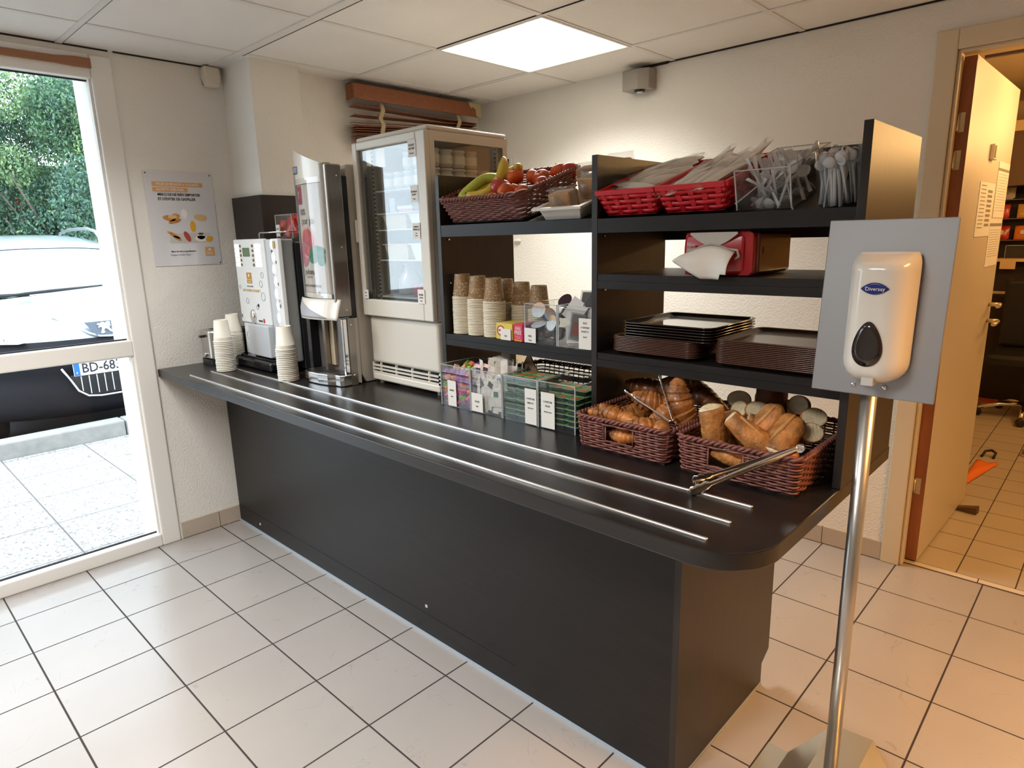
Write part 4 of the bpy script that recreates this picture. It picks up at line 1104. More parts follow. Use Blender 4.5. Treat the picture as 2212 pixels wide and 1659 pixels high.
wicker(thing('wicker_basket', 'dark low wicker basket behind the jam portion bins', 'basket', loc=(1.87, .80, ZT + .001)), .32, .16, .105, .105, .010, WICKD, rows=9)
def tiltM(x, z=1.464): return T(x, .582, z + .001) @ RX(TILT)
def on_tilt(name, label, cat, x, lx=0, ly=0, lz=0, z=1.464, group=None):
    M = tiltM(x, z) @ T(lx, ly, lz)
    return thing(name, label, cat, loc=tuple(M.translation), rot=(R(TILT), 0, 0), group=group)
fb = wicker(on_tilt('wicker_basket', 'plum wicker basket of fruit on the top left shelf', 'basket', 1.742, 0, .145, .002), .320, .27, .078, .088, .028, WICK, rows=12)

# ---- fruit
RED = mat('apple_red', (.42, .030, .015), .30, var=.5, vscale=18, coat=.3); APR = mat('nectarine_orange', (.70, .13, .03), .38, var=.45, vscale=14)
STEM = mat('fruit_stem', (.10, .06, .02), .7)
def apple(label, r, M, m, cat='fruit', group=None, name='red_apple'):
    b = NB()
    prof = []
    for i in range(13):
        a = PI * i / 12; rr = math.sin(a); z = -math.cos(a)
        z2 = z * .9 + (.22 * math.exp(-(rr / .28) ** 2) * (-1 if z > 0 else 1)) ; prof.append((max(.002, rr * (1 + .06 * z)) * r, z2 * r))
    lathe(b, prof, 20)
    t = obj(name, b, m, None, loc=tuple(M.translation), rot=tuple(M.to_euler()), label=label, cat=cat, group=group)
    b = NB(); tube(b, [(0, 0, r * .6), (.002, .001, r * .95)], .0014, 5); obj('stem', b, STEM, t)
    return t
rf = random.Random(21)
FM = WM[fb.name]
def atF(x, y, z): return FM @ T(x, y, z)
# (x, y, z) in the basket, radius, kind; x from the left rim, y to the back
fruits = [(.020, -.060, .085, .037, 'A', 'biggest red apple in the middle of the fruit basket'),
          (-.005, .045, .100, .030, 'N', 'orange red nectarine standing highest beside the banana stem'),
          (.065, .055, .090, .027, 'N', 'nectarine just right of the highest fruit'),
          (.105, .045, .085, .030, 'N', 'large round nectarine in front of the basket back'),
          (.130, .105, .090, .029, 'N', 'nectarine in the back row, third fruit from the right rim'),
          (.045, -.030, .070, .022, 'N', 'small nectarine between the big apple and the basket centre'),
          (.062, -.085, .080, .027, 'N', 'pale nectarine lying at the front rim right of the apple'),
          (.120, -.075, .070, .026, 'N', 'yellowish nectarine at the right front corner of the basket'),
          (.150, -.010, .078, .024, 'A', 'small red apple beside the right rim of the basket'),
          (.135, .045, .070, .021, 'A', 'small dark apple in the gap near the right rim'),
          (.105, .115, .075, .025, 'A', 'dark red apple half hidden at the back of the basket'),
          (.165, .115, .085, .030, 'A', 'red apple at the back right corner of the basket'),
          (.030, -.115, .068, .020, 'N', 'little pale fruit peeping over the front rim'),
          (.06, .11, .06, .028, 'A', 'red apple low at the back centre of the basket'),
          (.0, -.02, .045, .030, 'A', 'red apple buried under the nectarines in the basket')]
for x, y, z, r, kd, lb in fruits:
    apple(lb, r, atF(x, y, z) @ RX(rf.uniform(-40, 40)) @ RY(rf.uniform(-40, 40)), RED if kd == 'A' else APR, group='fruit in the basket', name='red_apple' if kd == 'A' else 'nectarine')
def banana(label, pts, r, m):
    b = NB(); P_ = [FM @ Vector(p) for p in pts]
    cen = []
    n = 16
    def cr(p0, p1, p2, p3, t): return .5 * ((2 * p1) + (p2 - p0) * t + (2 * p0 - 5 * p1 + 4 * p2 - p3) * t * t + (3 * p1 - p0 - 3 * p2 + p3) * t ** 3)
    Q = [P_[0]] + P_ + [P_[-1]]
    for i in range(len(P_) - 1):
        for k in range(6): cen.append(cr(Q[i], Q[i + 1], Q[i + 2], Q[i + 3], k / 6))
    cen.append(P_[-1]); N_ = len(cen)
    rr = []
    for i in range(N_):
        t = i / (N_ - 1); rr.append(r * (min(1, .38 + t * 5) if t < .13 else (min(1, .20 + (1 - t) * 4.2) if t > .80 else 1.0)))
    c0 = sum(cen, Vector()) / N_
    tube(b, [c - c0 for c in cen], rr, 7, sx=1, sy=1.05)
    t = obj('banana', b, m, None, loc=tuple(c0), label=label, cat='fruit', group='bananas in the fruit basket')
    b = NB(); tube(b, [cen[0] - c0, cen[0] - c0 + (cen[0] - cen[1]).normalized() * .006], [r * .30, r * .26], 6); obj('tip', b, mat('banana_tip', (.05, .03, .015), .7), t)
    return t
BY = mat('banana_yellow', (.72, .52, .06), .42, var=.12, vscale=12); BG = mat('banana_green', (.50, .55, .07), .42, var=.15, vscale=12)
banana('yellow banana at the back left, its tip pointing left', [(-.115, -.035, .080), (-.07, .02, .105), (-.01, .06, .118), (.015, .045, .135), (.018, .03, .155)][:4] , .0165, BY)
banana('greenish banana curving over the middle of the bunch', [(-.105, -.135, .068), (-.085, -.10, .095), (-.05, -.05, .118), (-.01, -.03, .108), (.0, -.03, .10)], .0165, BG)
banana('front yellow banana with its stem standing up', [(-.075, -.120, .088), (-.045, -.115, .078), (-.005, -.09, .085), (.012, -.045, .115), (.012, -.015, .150), (.003, .0, .172)], .0165, BY)
banana('green banana end dipping behind the front rim', [(-.115, -.125, .05), (-.085, -.128, .075), (-.06, -.12, .06), (-.03, -.11, .045)], .016, BG)

# ---- white tray with wrapped bread
wt = on_tilt('serving_tray', 'white deep plastic tray of wrapped bread on the top left shelf', 'tray', 2.062, 0, .10, .002)
def tray_tub(parent, w, d, h, fl, m, name='tray_body'):
    b = NB(); t = .0025
    lo = [(-w / 2, -d / 2), (w / 2, -d / 2), (w / 2, d / 2), (-w / 2, d / 2)]; hi = [(x * (1 + 2 * fl / w), y * (1 + 2 * fl / d)) for x, y in lo]
    A = [b.verts.new((*p, 0)) for p in lo]; B = [b.verts.new((*p, h)) for p in hi]
    b.faces.new(A[::-1])
    for i in range(4): b.faces.new((A[i], A[(i + 1) % 4], B[(i + 1) % 4], B[i]))
    C = [b.verts.new((x * (1 + .014 / abs(x)), y * (1 + .014 / abs(y)), h)) for x, y in hi]
    D = [b.verts.new((v.co.x, v.co.y, h - .006)) for v in C]
    for i in range(4): b.faces.new((B[i], B[(i + 1) % 4], C[(i + 1) % 4], C[i])); b.faces.new((C[i], C[(i + 1) % 4], D[(i + 1) % 4], D[i]))
    return obj(name, b, m, parent, solid=t, bev=.001)
tray_tub(wt, .125, .20, .038, .012, WHITEP)
BRD = mat('soft_bread', (.52, .30, .14), .7, var=.25, vscale=30, bump=.3, bscale=200); CRUST = mat('bread_crust', (.42, .15, .03), .5, var=.45, vscale=18, bump=.25, bscale=60)
WMt = WM[wt.name]
for k, (x, y, z, a, lb) in enumerate(((-.022, -.055, .042, 8, 'front wrapped bread slices in the white tray'), (.030, .02, .062, -14, 'wrapped bread pack behind, at the right of the white tray'), (-.01, .075, .082, 10, 'rear wrapped bread pack standing highest in the white tray'))):
    M = WMt @ T(x, y, z) @ RZ(a)
    th = thing('wrapped_bread', lb, 'bread', loc=tuple(M.translation), rot=tuple(M.to_euler()), group='wrapped bread in the white tray')
    b = NB()
    for i in range(4): rbox(b, (-.036, -.026 + i * .014, -.034), (.036, -.014 + i * .014, .026), .005, 2)
    obj('bread_slices', b, BRD, th)
    b = pillow_bm(.092, .078, .060, 10, .12); b.transform(RX(84)); obj('wrapper', b, FILM, th)
t2 = thing('bread_bag', 'pale wrapped bread pack standing behind the white tray by the panel', 'bread', loc=tuple(tiltM(2.12) @ Vector((0, .235, .058))), rot=(R(20), 0, 0))
b = NB(); rbox(b, (-.04, -.02, -.07), (.04, .02, .055), .015, 3); obj('bread_slices', b, mat('pale_bread', (.62, .50, .32), .7, var=.2, vscale=40), t2)
b = pillow_bm(.095, .145, .055, 10, .12); b.transform(RX(86)); obj('wrapper', b, FILM, t2)

# ---- red baskets
REDP = mat('red_plastic', (.66, .016, .028), .30, var=.1, vscale=30)
def red_basket(label, x, w):
    t = on_tilt('red_basket', label, 'basket', x, 0, .145, .002)
    d = .27; h = .056; fl = .016
    def P(s, tt, off):  # s along the loop 0..4
        k = int(s) % 4; f = s - int(s); W_ = w / 2 + fl * tt; D_ = d / 2 + fl * tt; H = .002 + h * tt
        c = [((-W_, -D_), (W_, -D_), (0, -1)), ((W_, -D_), (W_, D_), (1, 0)), ((W_, D_), (-W_, D_), (0, 1)), ((-W_, D_), (-W_, -D_), (-1, 0))][k]
        return Vector((c[0][0] + (c[1][0] - c[0][0]) * f + c[2][0] * off, c[0][1] + (c[1][1] - c[0][1]) * f + c[2][1] * off, H))
    b = NB()
    rows = 4
    for rw in range(rows):
        t0, t1 = rw / rows + .02, (rw + 1) / rows - .03
        for k in range(4):
            L_ = w if k % 2 == 0 else d; m = max(3, int(round(L_ / .028)))
            st = m * 6; prev = None
            for i in range(st + 1):
                f = i / st; off = .0030 * math.sin(PI * m * f + PI * rw)
                c = (P(k + min(f, .9999), t0, off), P(k + min(f, .9999), (t0 + t1) / 2, off + .0012), P(k + min(f, .9999), t1, off))
                vv = [b.verts.new(q) for q in c]
                if prev:
                    b.faces.new((prev[0], vv[0], vv[1], prev[1])); b.faces.new((prev[1], vv[1], vv[2], prev[2]))
                prev = vv
    obj('woven_bands', b, REDP, t, solid=.0014, smooth=True)
    b = NB()
    for k in range(4):
        L_ = w if k % 2 == 0 else d; m = max(3, int(round(L_ / .028)))
        for i in range(m):
            f = (i + .5) / m
            for off in (0,):
                a_, c_ = P(k + f - .012 / L_ * .5 * 1.0, 0, 0), P(k + f + .012 / L_ * .5, 0, 0); a2, c2 = P(k + f - .006 / L_, 1, 0), P(k + f + .006 / L_, 1, 0)
                b.faces.new([b.verts.new(q) for q in (a_, c_, c2, a2)])
    obj('upright_bands', b, REDP, t, solid=.0012)
    b = NB()
    for k in range(4):
        a0, a1 = P(k, 1, .001), P(k + .9999, 1, .001)
        nrm = [(0, -1), (1, 0), (0, 1), (-1, 0)][k]
        q = Vector((nrm[0], nrm[1], 0)) * .0055
        box_pts = [a0 - q, a1 - q, a1 + q, a0 + q]
        vs = [b.verts.new(p) for p in box_pts] + [b.verts.new(p + Vector((0, 0, .013))) for p in box_pts]
        for f_ in ((0, 1, 2, 3), (4, 5, 6, 7), (0, 1, 5, 4), (1, 2, 6, 5), (2, 3, 7, 6), (3, 0, 4, 7)): b.faces.new([vs[i] for i in f_])
    bmesh.ops.recalc_face_normals(b, faces=b.faces)
    obj('rim_band', b, REDP, t, bev=.002)
    b = NB(); box(b, (-w / 2, -d / 2, 0), (w / 2, d / 2, .002)); obj('bottom', b, REDP, t)
    return t
rb1 = red_basket('smaller red woven plastic basket of wrapped cutlery, beside the middle panel', 2.284, .145)
rb2 = red_basket('larger red woven plastic basket of wrapped cutlery, beside the spoon bin', 2.466, .150)
# wrapped cutlery pouches
NAP = mat('napkin_cream', (.90, .87, .79), .4, var=.03, vscale=20, coat=.8)
WRP = glassy('pack_wrapper', (.995, .995, .99), .3, .10, .10)
rp = random.Random(9)
def pouch(label, M, L_=.20, w=.046, group='wrapped cutlery packs in the red baskets'):
    t = thing('cutlery_pack', label, 'cutlery pack', loc=tuple(M.translation), rot=tuple(M.to_euler()), group=group)
    b = pillow_bm(w * .94, L_ * .95, .020, 8, .14, rp); obj('napkin', b, NAP, t)
    b = NB()
    ph = rp.uniform(0, 6)
    def g(u, v):
        x = (u - .5) * w * (1 + .06 * math.sin(9 * v + ph)); y = (v - .5) * L_; return Vector((x, y, .004 + .0085 * math.sin(PI * u) + .002 * math.sin(9 * u + ph) * math.sin(14 * v + 2 * ph)))
    surf(b, g, 6, 12)
    obj('clear_wrapper', b, WRP, t)
    return t
M1 = WM[rb1.name]; M2 = WM[rb2.name]
p1a = pouch('wrapped cutlery pack lying flat across the front of the left red basket', M1 @ T(.0, -.09, .062) @ RZ(68) @ RX(4), .17)
for k in range(8):
    M = M1 @ T(-.04 + rp.uniform(0, .09), -.06 + k * .022, .056 + .003 * k) @ RZ(-35 + rp.uniform(-18, 14)) @ RX(5 + rp.uniform(-4, 6)) @ RY(rp.uniform(-25, 25))
    pouch('wrapped cutlery pack in the left red basket, pointing back right' , M, .155 + rp.uniform(-.02, .02))
for k in range(17):
    M = M2 @ T(-.055 + (k % 4) * .034 + rp.uniform(-.008, .008), -.085 + (k // 4) * .040, .060 + .001 * (k // 4) + .003 * (k % 4)) @ RZ(-30 + rp.uniform(-14, 14)) @ RX(15 + rp.uniform(-7, 9)) @ RY(rp.uniform(-25, 25))
    pouch('wrapped cutlery pack heaped in the right red basket', M, .155 + rp.uniform(-.02, .02))

# ---- spoon bin and tub
def spoon_bm(L_=.135):
    b = NB()
    def bowl(u, v):
        a = (u - .5) * PI; 
        y = L_ * .5 - .032 * (1 - v); wv = math.sin(PI * min(1, max(0, v * .98 + .01))) ** .6 * .014
        return Vector((wv * math.sin(a), y, -.006 * math.cos(a) * math.sin(PI * v) ))
    surf(b, bowl, 6, 8)
    def hd(u, v):
        y = -L_ * .5 + (L_ - .031) * v; w = .0045 - .0015 * math.sin(PI * v)
        return Vector(((u - .5) * 2 * w, y, .0015 * math.cos((u - .5) * PI) ))
    surf(b, hd, 4, 6)
    return b
SPN = mat('translucent_spoon', (.80, .80, .82), .18, alpha=.72, coat=.4)
sb = on_tilt('spoon_bin', 'clear square acrylic bin of plastic spoons on the top right shelf', 'bin', 2.637, 0, .0, .001)
openbox(sb, -.063, .063, .004, .25, 0, .088)
rsn = random.Random(4)
sp0 = None
def spoon(M, label, group):
    global sp0
    if sp0 is None:
        sp0 = obj('plastic_spoon', spoon_bm(), SPN, None, loc=tuple(M.translation), rot=tuple(M.to_euler()), label=label, cat='spoon', group=group, solid=.0012)
        return sp0
    return dup(sp0, tuple(M.translation), tuple(M.to_euler()), label=label, group=group)
SM = WM[sb.name]
for k in range(42):
    up = rsn.random() < .6
    M = SM @ T(rsn.uniform(-.035, .035), .035 + .15 * rsn.random(), .038 + rsn.uniform(-.012, .012)) @ RZ(rsn.uniform(-60, 60)) @ RX(rsn.uniform(25, 75) * (1 if up else -1)) @ RY(rsn.uniform(-60, 60))
    spoon(M, 'clear plastic spoon standing jumbled in the square acrylic bin', 'plastic spoons in the square bin')
tbn = on_tilt('spoon_tub', 'round clear tub crammed with plastic spoons at the right of the top shelf', 'tub', 2.782, 0, .058, .001)
b = NB(); lathe(b, [(.044, 0), (.0445, .003), (.0505, .103), (.0520, .104), (.0520, .107), (.0505, .107), (.049, .103), (.043, .004)], 36, cap1=False); obj('tub_body', b, ACRYL, tbn)
TM = WM[tbn.name]
for k in range(60):
    a = rsn.uniform(0, 2 * PI); r = .036 * math.sqrt(rsn.random())
    M = TM @ T(r * math.cos(a), r * math.sin(a), .044 + rsn.uniform(-.014, .012)) @ RZ(rsn.uniform(0, 360)) @ RX(90 + rsn.uniform(-14, 14)) @ SCL(1, 1, 1)
    q = spoon(M, 'clear plastic spoon packed upright in the round tub', 'plastic spoons in the round tub'); q.scale = (.95, .80, 1)

# ================================================================== napkin dispenser
nd = thing('napkin_dispenser', 'red napkin dispenser with a white napkin hanging out, on the middle right shelf', 'napkin dispenser', loc=(2.54, .67, 1.3165))
RD = mat('dispenser_red', (.42, .018, .022), .28, coat=.2); RDW = mat('warm_lit_red', (.20, .035, .018), .25, coat=.3)  # second red is browner: warm light on the side put into the colour
z0 = 1.3175; z1 = 1.421
b = NB(); rprism(b, rrect(.172, z1 - z0, .014, 5, 0, (z1 - z0) / 2), 0, .215, face_mat((2.535, .795, z0), (1, 0, 0), (0, 0, 1)) ); obj('body', b, RD, nd, world=True, bev=.003)
b = NB(); rbox(b, (2.605, .60, z0 + .006), (2.6255, .792, z1 - .004), .006, 3); obj('side_cover', b, RDW, nd, world=True)
b = NB()
def fcurve(u): return .5775 - .012 * math.sin(PI * u)
surf(b, lambda u, v: Vector((2.450 + .150 * u, fcurve(u) + .008 * (2 * v - 1) ** 2, z0 + .002 + (z1 - z0 - .004) * v)), 20, 8); obj('front_cover', b, RD, nd, world=True, solid=.004, smooth=True)
b = NB(); pts = [(2.470 + .120 * i / 16, z1 - .006 - .028 * math.sin(PI * i / 16)) for i in range(17)]
rprism(b, [(x, z) for x, z in pts] + [(2.588, z1 - .002), (2.472, z1 - .002)], 0, .003, face_mat((0, .5665, 0), (1, 0, 0), (0, 0, 1))); obj('fill_window', b, mat('window_grey', (.50, .48, .44), .2), nd, world=True)
b = NB(); pts = [(2.462, z0 + .045), (2.464, z0 + .058), (2.482, z0 + .062), (2.505, z0 + .070), (2.525, z0 + .074), (2.545, z0 + .070), (2.565, z0 + .063), (2.590, z0 + .060), (2.594, z0 + .046), (2.585, z0 + .04)]
tube(b, [(x, .5655, z) for x, z in pts], .0035, 6); obj('slot_rim', b, mat('slot_grey', (.42, .36, .34), .3), nd, world=True)
b = NB(); rbox(b, (2.463, .5628, z1 - .042), (2.485, .5645, z1 - .030), .001, 1); obj('logo_plate', b, mat('logo_plate_grey', (.45, .40, .36), .4), nd, world=True)
text('TORK', .009, RD, nd, F_front(2.474, .5624, z1 - .036)); 
b = NB(); lathe(b, [(.004, 0), (.004, .001)], 12, F_front(2.497, .5655, z1 - .037)); obj('logo_dot', b, mat('logo_plate_grey', 0), nd, world=True)
b = NB(); box(b, (2.6256, .622, z0 + .048), (2.6262, .626, z0 + .066)); obj('key_slot', b, BLACKP, nd, world=True)
nk = thing('paper_napkin', 'white paper napkin pulled out of the red dispenser', 'napkin', loc=(2.52, .55, 1.34))
b = NB()
def nap(u, v):
    # top edge in the slot, flaring to the lower left
    top = Vector((2.468 + .118 * u, .560, z0 + .056 + .014 * math.sin(PI * u)))
    bot = Vector((2.436 + .148 * u + .006 * math.sin(3 * u), .535 + .012 * math.sin(4 * u), z0 + (.036 if u < .02 else .034 - .040 * min(1, u * 2.2) + (.012 if u > .85 else 0))))
    p = top.lerp(bot, v); p.y += .006 * math.sin(9 * u + 2) * v - .012 * math.sin(PI * v); return p
surf(b, nap, 28, 10); obj('napkin_sheet', b, mat('napkin_white', (.76, .73, .67), .8), nk, world=True, solid=.0006, smooth=True)

# ================================================================== stacks of trays
TRM = mat('tray_brown_black', (.022, .012, .009), .12, coat=.6); TRB = mat('tray_edge_brown', (.085, .035, .02), .25, coat=.4)
def tray_bm(w, d, h=.012, r=.028):
    b = NB()
    rings = []
    for (dw, z) in ((-.034, .0012), (-.030, .0012), (-.012, h - .002), (-.004, h), (0, h - .001), (0, h - .003), (-.005, h - .0025), (-.014, h - .005), (-.032, 0), (-.036, 0)):
        pts = rrect(w + dw, d + dw, max(.006, r + dw / 2), 6)
        rings.append([b.verts.new((x, y, z)) for x, y in pts])
    n = len(rings[0])
    for a, c in zip(rings, rings[1:]):
        for i in range(n): b.faces.new((a[i], a[(i + 1) % n], c[(i + 1) % n], c[i])).smooth = True
    b.faces.new(rings[0]); b.faces.new(rings[-1][::-1])
    return b
rt = random.Random(6)
ta = None
def tstack(x, y, w, d, n, pitch, z, m, lab, grp, top=None, rz=0, z_top=None):
    pr_ = None
    for i in range(n):
        l = top if (top and i == n - 1) else lab
        loc = (x + rt.uniform(-.0012, .0012), y + rt.uniform(-.0012, .0012), z + i * pitch)
        if pr_ is None: pr_ = obj('serving_tray', tray_bm(w, d), m, None, loc=loc, rot=(0, 0, rz), label=l, cat='tray', group=grp)
        else: dup(pr_, loc, (0, 0, rz + rt.uniform(-.004, .004)), label=l, group=grp)
tstack(2.362, .705, .256, .272, 10, .0042, 1.1005, TRB, 'thin brown serving tray in the lower part of the left tray stack', 'brown trays under the left stack')
tstack(2.398, .708, .268, .276, 6, .0072, 1.1425, TRM, 'black serving tray in the upper part of the left tray stack', 'black trays on the left stack', 'topmost black serving tray on the left tray stack')
tstack(2.676, .700, .275, .268, 14, .0042, 1.1005, TRB, 'brown serving tray in the right tray stack beside the end panel', 'brown trays in the right stack', 'topmost brown serving tray on the right tray stack')

# ================================================================== breads
CRO = mat('croissant_gold', (.40, .145, .032), .45, var=.75, vscale=26, bump=.5, bscale=55, coat=.15)
CRD = mat('croissant_dark', (.19, .065, .02), .40, var=.5, vscale=16, bump=.35, bscale=35, coat=.2)
CRUMB = mat('bread_crumb', (.80, .66, .42), .85, var=.12, vscale=60, bump=.35, bscale=160)
BAG = mat('baguette_crust', (.46, .19, .05), .55, var=.6, vscale=22, bump=.5, bscale=70)
def croissant(label, loc, rot, L_=.13, r=.03, m=CRO, bend=1.5, mm='croissants in the wicker basket'):
    b = NB(); n = 64; pts = []; rr = []
    for i in range(n + 1):
        t = i / n; a = (t - .5) * bend
        R0 = L_ / bend if bend else 1
        pts.append(Vector((R0 * math.sin(a), R0 * (1 - math.cos(a)), 0)))
        env = math.sin(PI * (.06 + .88 * t)) ** .75
        ridge = 1.06 - .17 * (((t - .5) * 8.2) % 1.0 if t > .5 else ((.5 - t) * 8.2) % 1.0) ** 1.5
        rr.append(r * env * ridge)
    tube(b, pts, rr, 12, sy=.85)
    return obj('croissant', b, m, None, loc=loc, rot=tuple(R(q) for q in rot), label=label, cat='pastry', group=mm)
zc0 = ZT + .006
croissant('small golden croissant at the left front corner of the basket', (2.262, .515, .945), (20, 0, 60), .10, .023)
croissant('small golden croissant second from the left along the front rim', (2.300, .500, .950), (10, 20, 20), .10, .024)
croissant('small croissant in the middle of the front rim', (2.350, .495, .946), (-10, 0, -30), .10, .024)
croissant('small croissant under the chrome tongs', (2.395, .490, .940), (15, 0, 40), .10, .023)
croissant('small croissant seen through the basket handle hole', (2.350, .470, .905), (0, 0, 0), .09, .024, bend=.6)
croissant('small croissant by the tongs joint at the right front', (2.445, .500, .936), (0, 20, -60), .09, .022)
croissant('curled croissant showing its pale spiral end in the middle', (2.370, .560, .985), (60, 10, 30), .10, .028, bend=1.0)
croissant('big golden croissant standing upright at the right of the basket', (2.455, .570, .985), (75, 70, 20), .15, .036, bend=1.2)
croissant('golden croissant leaning beside the big upright one', (2.425, .545, .960), (50, -40, 60), .12, .026)
croissant('dark croissant lying at the back left of the basket', (2.285, .690, .985), (15, 0, 5), .16, .033, CRD, bend=1.0)
croissant('dark croissant at the back centre under the shelf', (2.375, .680, 1.005), (20, -15, -10), .16, .034, CRD, bend=1.1)
croissant('dark croissant at the back right slanting down', (2.455, .700, .985), (10, 30, -10), .15, .030, CRD, bend=1.0)
croissant('dark croissant buried at the back of the basket', (2.34, .74, .955), (10, 0, 30), .15, .032, CRD)
croissant('golden croissant buried left of the middle', (2.30, .60, .93), (10, 0, 70), .14, .032)
croissant('golden croissant buried under the spiral one', (2.40, .63, .93), (10, 0, -50), .14, .032)
b = NB(); 
def baguette(label, A, B, ra, rb, cut='A', sy=.82, m=BAG, seam=True):
    ra *= 1.10; rb *= 1.10
    A = Vector(A); B = Vector(B); c = (A + B) / 2; b = NB(); n = 12; pts = []; rr = []
    side = (B - A).cross(Vector((0, 0, 1))).normalized()
    for i in range(n + 1):
        t = i / n; pts.append(A.lerp(B, t) - c + side * .004 * math.sin(PI * t)); r = ra + (rb - ra) * t
        if 'B' not in cut and t > .78: r *= math.sqrt(max(.02, 1 - ((t - .78) / .225) ** 2))
        if 'A' not in cut and t < .22: r *= math.sqrt(max(.02, 1 - ((.22 - t) / .225) ** 2))
        rr.append(r)
    tube(b, pts, rr, 16, sy=sy)
    for v in b.verts:
        nz_ = .0012 * math.sin(v.co.x * 160 + v.co.z * 210); v.co += v.co.normalized() * nz_
    t = obj('baguette_piece', b, m, None, loc=tuple(c), label=label, cat='bread', group='baguette pieces in the wicker basket')
    d = (B - A).normalized()
    for e, P_, r in (('A', A, ra), ('B', B, rb)):
        if e in cut:
            b = NB(); s = -1 if e == 'A' else 1
            tube(b, [P_ - c - d * s * .004, P_ - c + d * s * .0015, P_ - c + d * s * .004], [r * .96, r * .93, r * .55], 16, sy=sy)
            for v in b.verts: v.co += Vector((random.uniform(-1, 1), random.uniform(-1, 1), random.uniform(-1, 1))) * .0012
            obj('crumb', b, CRUMB, t)
    if seam:
        b = NB(); up = Vector((0, -.55, .85)); up = (up - d * up.dot(d)).normalized()
        sd = d.cross(up)
        k = max(ra, rb) * .80
        tube(b, [A.lerp(B, q) - c + up * (ra + (rb - ra) * q) * (.80) + sd * (w_) for q, w_ in ((.12, -.006), (.35, -.002), (.6, .003), (.85, .007))], [.003, .0055, .0055, .002], 6); obj('score', b, mat('score_pale', (.58, .30, .10), .6, var=.3, vscale=40), t)
    return t
baguette('upright baguette piece with its white torn crumb on top, front left', (2.574, .500, 1.012), (2.585, .515, .915), .031, .034, 'A')
baguette('baguette half leaning right with a pointed torn end, front centre', (2.628, .490, 1.000), (2.712, .520, .930), .022, .038, 'A', sy=.8)
baguette('big baguette piece rising to the right at the back of the pile', (2.700, .600, 1.018), (2.660, .545, .925), .030, .036, 'B')
baguette('broad baguette piece at the right with a pale side', (2.745, .590, 1.000), (2.722, .505, .925), .032, .038, 'B')
baguette('baguette end under the right hand pile', (2.780, .500, .945), (2.74, .47, .905), .022, .026, 'B')
baguette('small baguette piece seen through the basket handle hole', (2.605, .475, .925), (2.665, .485, .905), .024, .024, 'AB')
baguette('baguette piece behind the left upright one', (2.59, .56, .99), (2.60, .60, .92), .028, .030, 'B')
baguette('baguette piece lying behind the centre pieces', (2.63, .585, .965), (2.70, .62, .95), .028, .028, 'AB')
baguette('dark round loaf end standing at the back under the shelf', (2.625, .74, 1.045), (2.63, .73, .94), .040, .045, 'B', m=mat('loaf_dark', (.16, .06, .025), .6, var=.4, vscale=14))
def bslice(label, loc, rot, r=.026):
    b = NB(); lathe(b, [(r - .001, -.005), (r, -.003), (r, .003), (r - .001, .005)], 20, SCL(1, .78, 1)); t = obj('bread_slice', b, BAG, None, loc=loc, rot=tuple(R(q) for q in rot), label=label, cat='bread', group='bread slices in the wicker basket')
    b = NB(); lathe(b, [(r * .90, -.0056), (r * .90, .0056)], 20, SCL(1, .78, 1)); obj('crumb', b, CRUMB, t)
    return t
for (x, y, z, rx, rz, lb) in ((2.545, .72, .985, 70, 20, 'bread slice at the back left of the baguette basket'), (2.575, .66, .975, 60, -30, 'bread slice just behind the upright baguette piece'), (2.62, .66, .98, 65, 30, 'tilted bread slice at the back centre'),
                              (2.70, .72, .995, 75, -20, 'bread slice standing behind the big baguette piece'), (2.755, .66, .985, 62, 35, 'large pale bread slice leaning at the right'), (2.77, .60, .965, 55, 50, 'bread slice at the right rim of the basket'),
                              (2.66, .74, .975, 70, 0, 'bread slice low at the back of the basket'), (2.56, .61, .955, 50, 10, 'bread slice low behind the left piece')):
    bslice(lb, (x, y, z), (rx, 0, rz), .031)
for (a, c, lb) in (((2.60, .70, .93), (2.72, .72, .93), 'baguette buried at the back of the basket'), ((2.60, .62, .90), (2.72, .60, .90), 'baguette buried in the middle of the basket')):
    baguette(lb, a, c, .030, .030, 'AB', seam=False)

# ---- tongs
def tongs(label, hinge, tipA, tipB, wdt=.014):
    h = Vector(hinge); t = thing('serving_tongs', label, 'tongs', loc=hinge)
    for tip in (tipA, tipB):
        b = NB(); tp = Vector(tip); d = (tp - h).normalized(); L_ = (tp - h).length
        other = Vector(tipB if tip is tipA else tipA)
        opn = (other - tp); opn = (opn - d * opn.dot(d)).normalized() if opn.length > 1e-4 else Vector((0, 0, 1))
        sd = d.cross(opn)
        prof = [(0, .45), (.06, .55), (.15, .6), (.5, .55), (.7, .45), (.80, .5), (.84, 1.0), (.88, .75), (.91, 1.05), (.94, .8), (.965, 1.0), (.985, .7), (1.0, .3)]
        L1 = []; 
        for s, w_ in prof:
            c = h + d * (L_ * s)
            L1.append([c - sd * wdt * w_, c - sd * wdt * w_ * .5 - opn * .0028, c + sd * wdt * w_ * .5 - opn * .0028, c + sd * wdt * w_])
        V = [[b.verts.new(p) for p in row] for row in L1]
        for a_, c_ in zip(V, V[1:]):
            for i in range(3): b.faces.new((a_[i], a_[i + 1], c_[i + 1], c_[i]))
        obj('arm', b, CHROME, t, world=True, solid=.0012, smooth=True)
    b = NB(); lathe(b, [(.009, -.006), (.009, .006)], 14, T(*hinge) @ RX(90)); obj('hinge', b, CHROME, t, world=True)
    return t
tongs('open chrome tongs lying in a V on the croissants', (2.478, .497, .957), (2.377, .585, 1.060), (2.318, .520, 1.012), .014)
tongs('closed chrome tongs lying across the front of the baguette basket', (2.800, .455, .972), (2.622, .318, .868), (2.615, .345, .884), .016)
t_ = thing('serving_tongs', 'spare steel tongs half hidden under the crossing tongs at the handle hole', 'tongs', loc=(2.65, .45, .94))
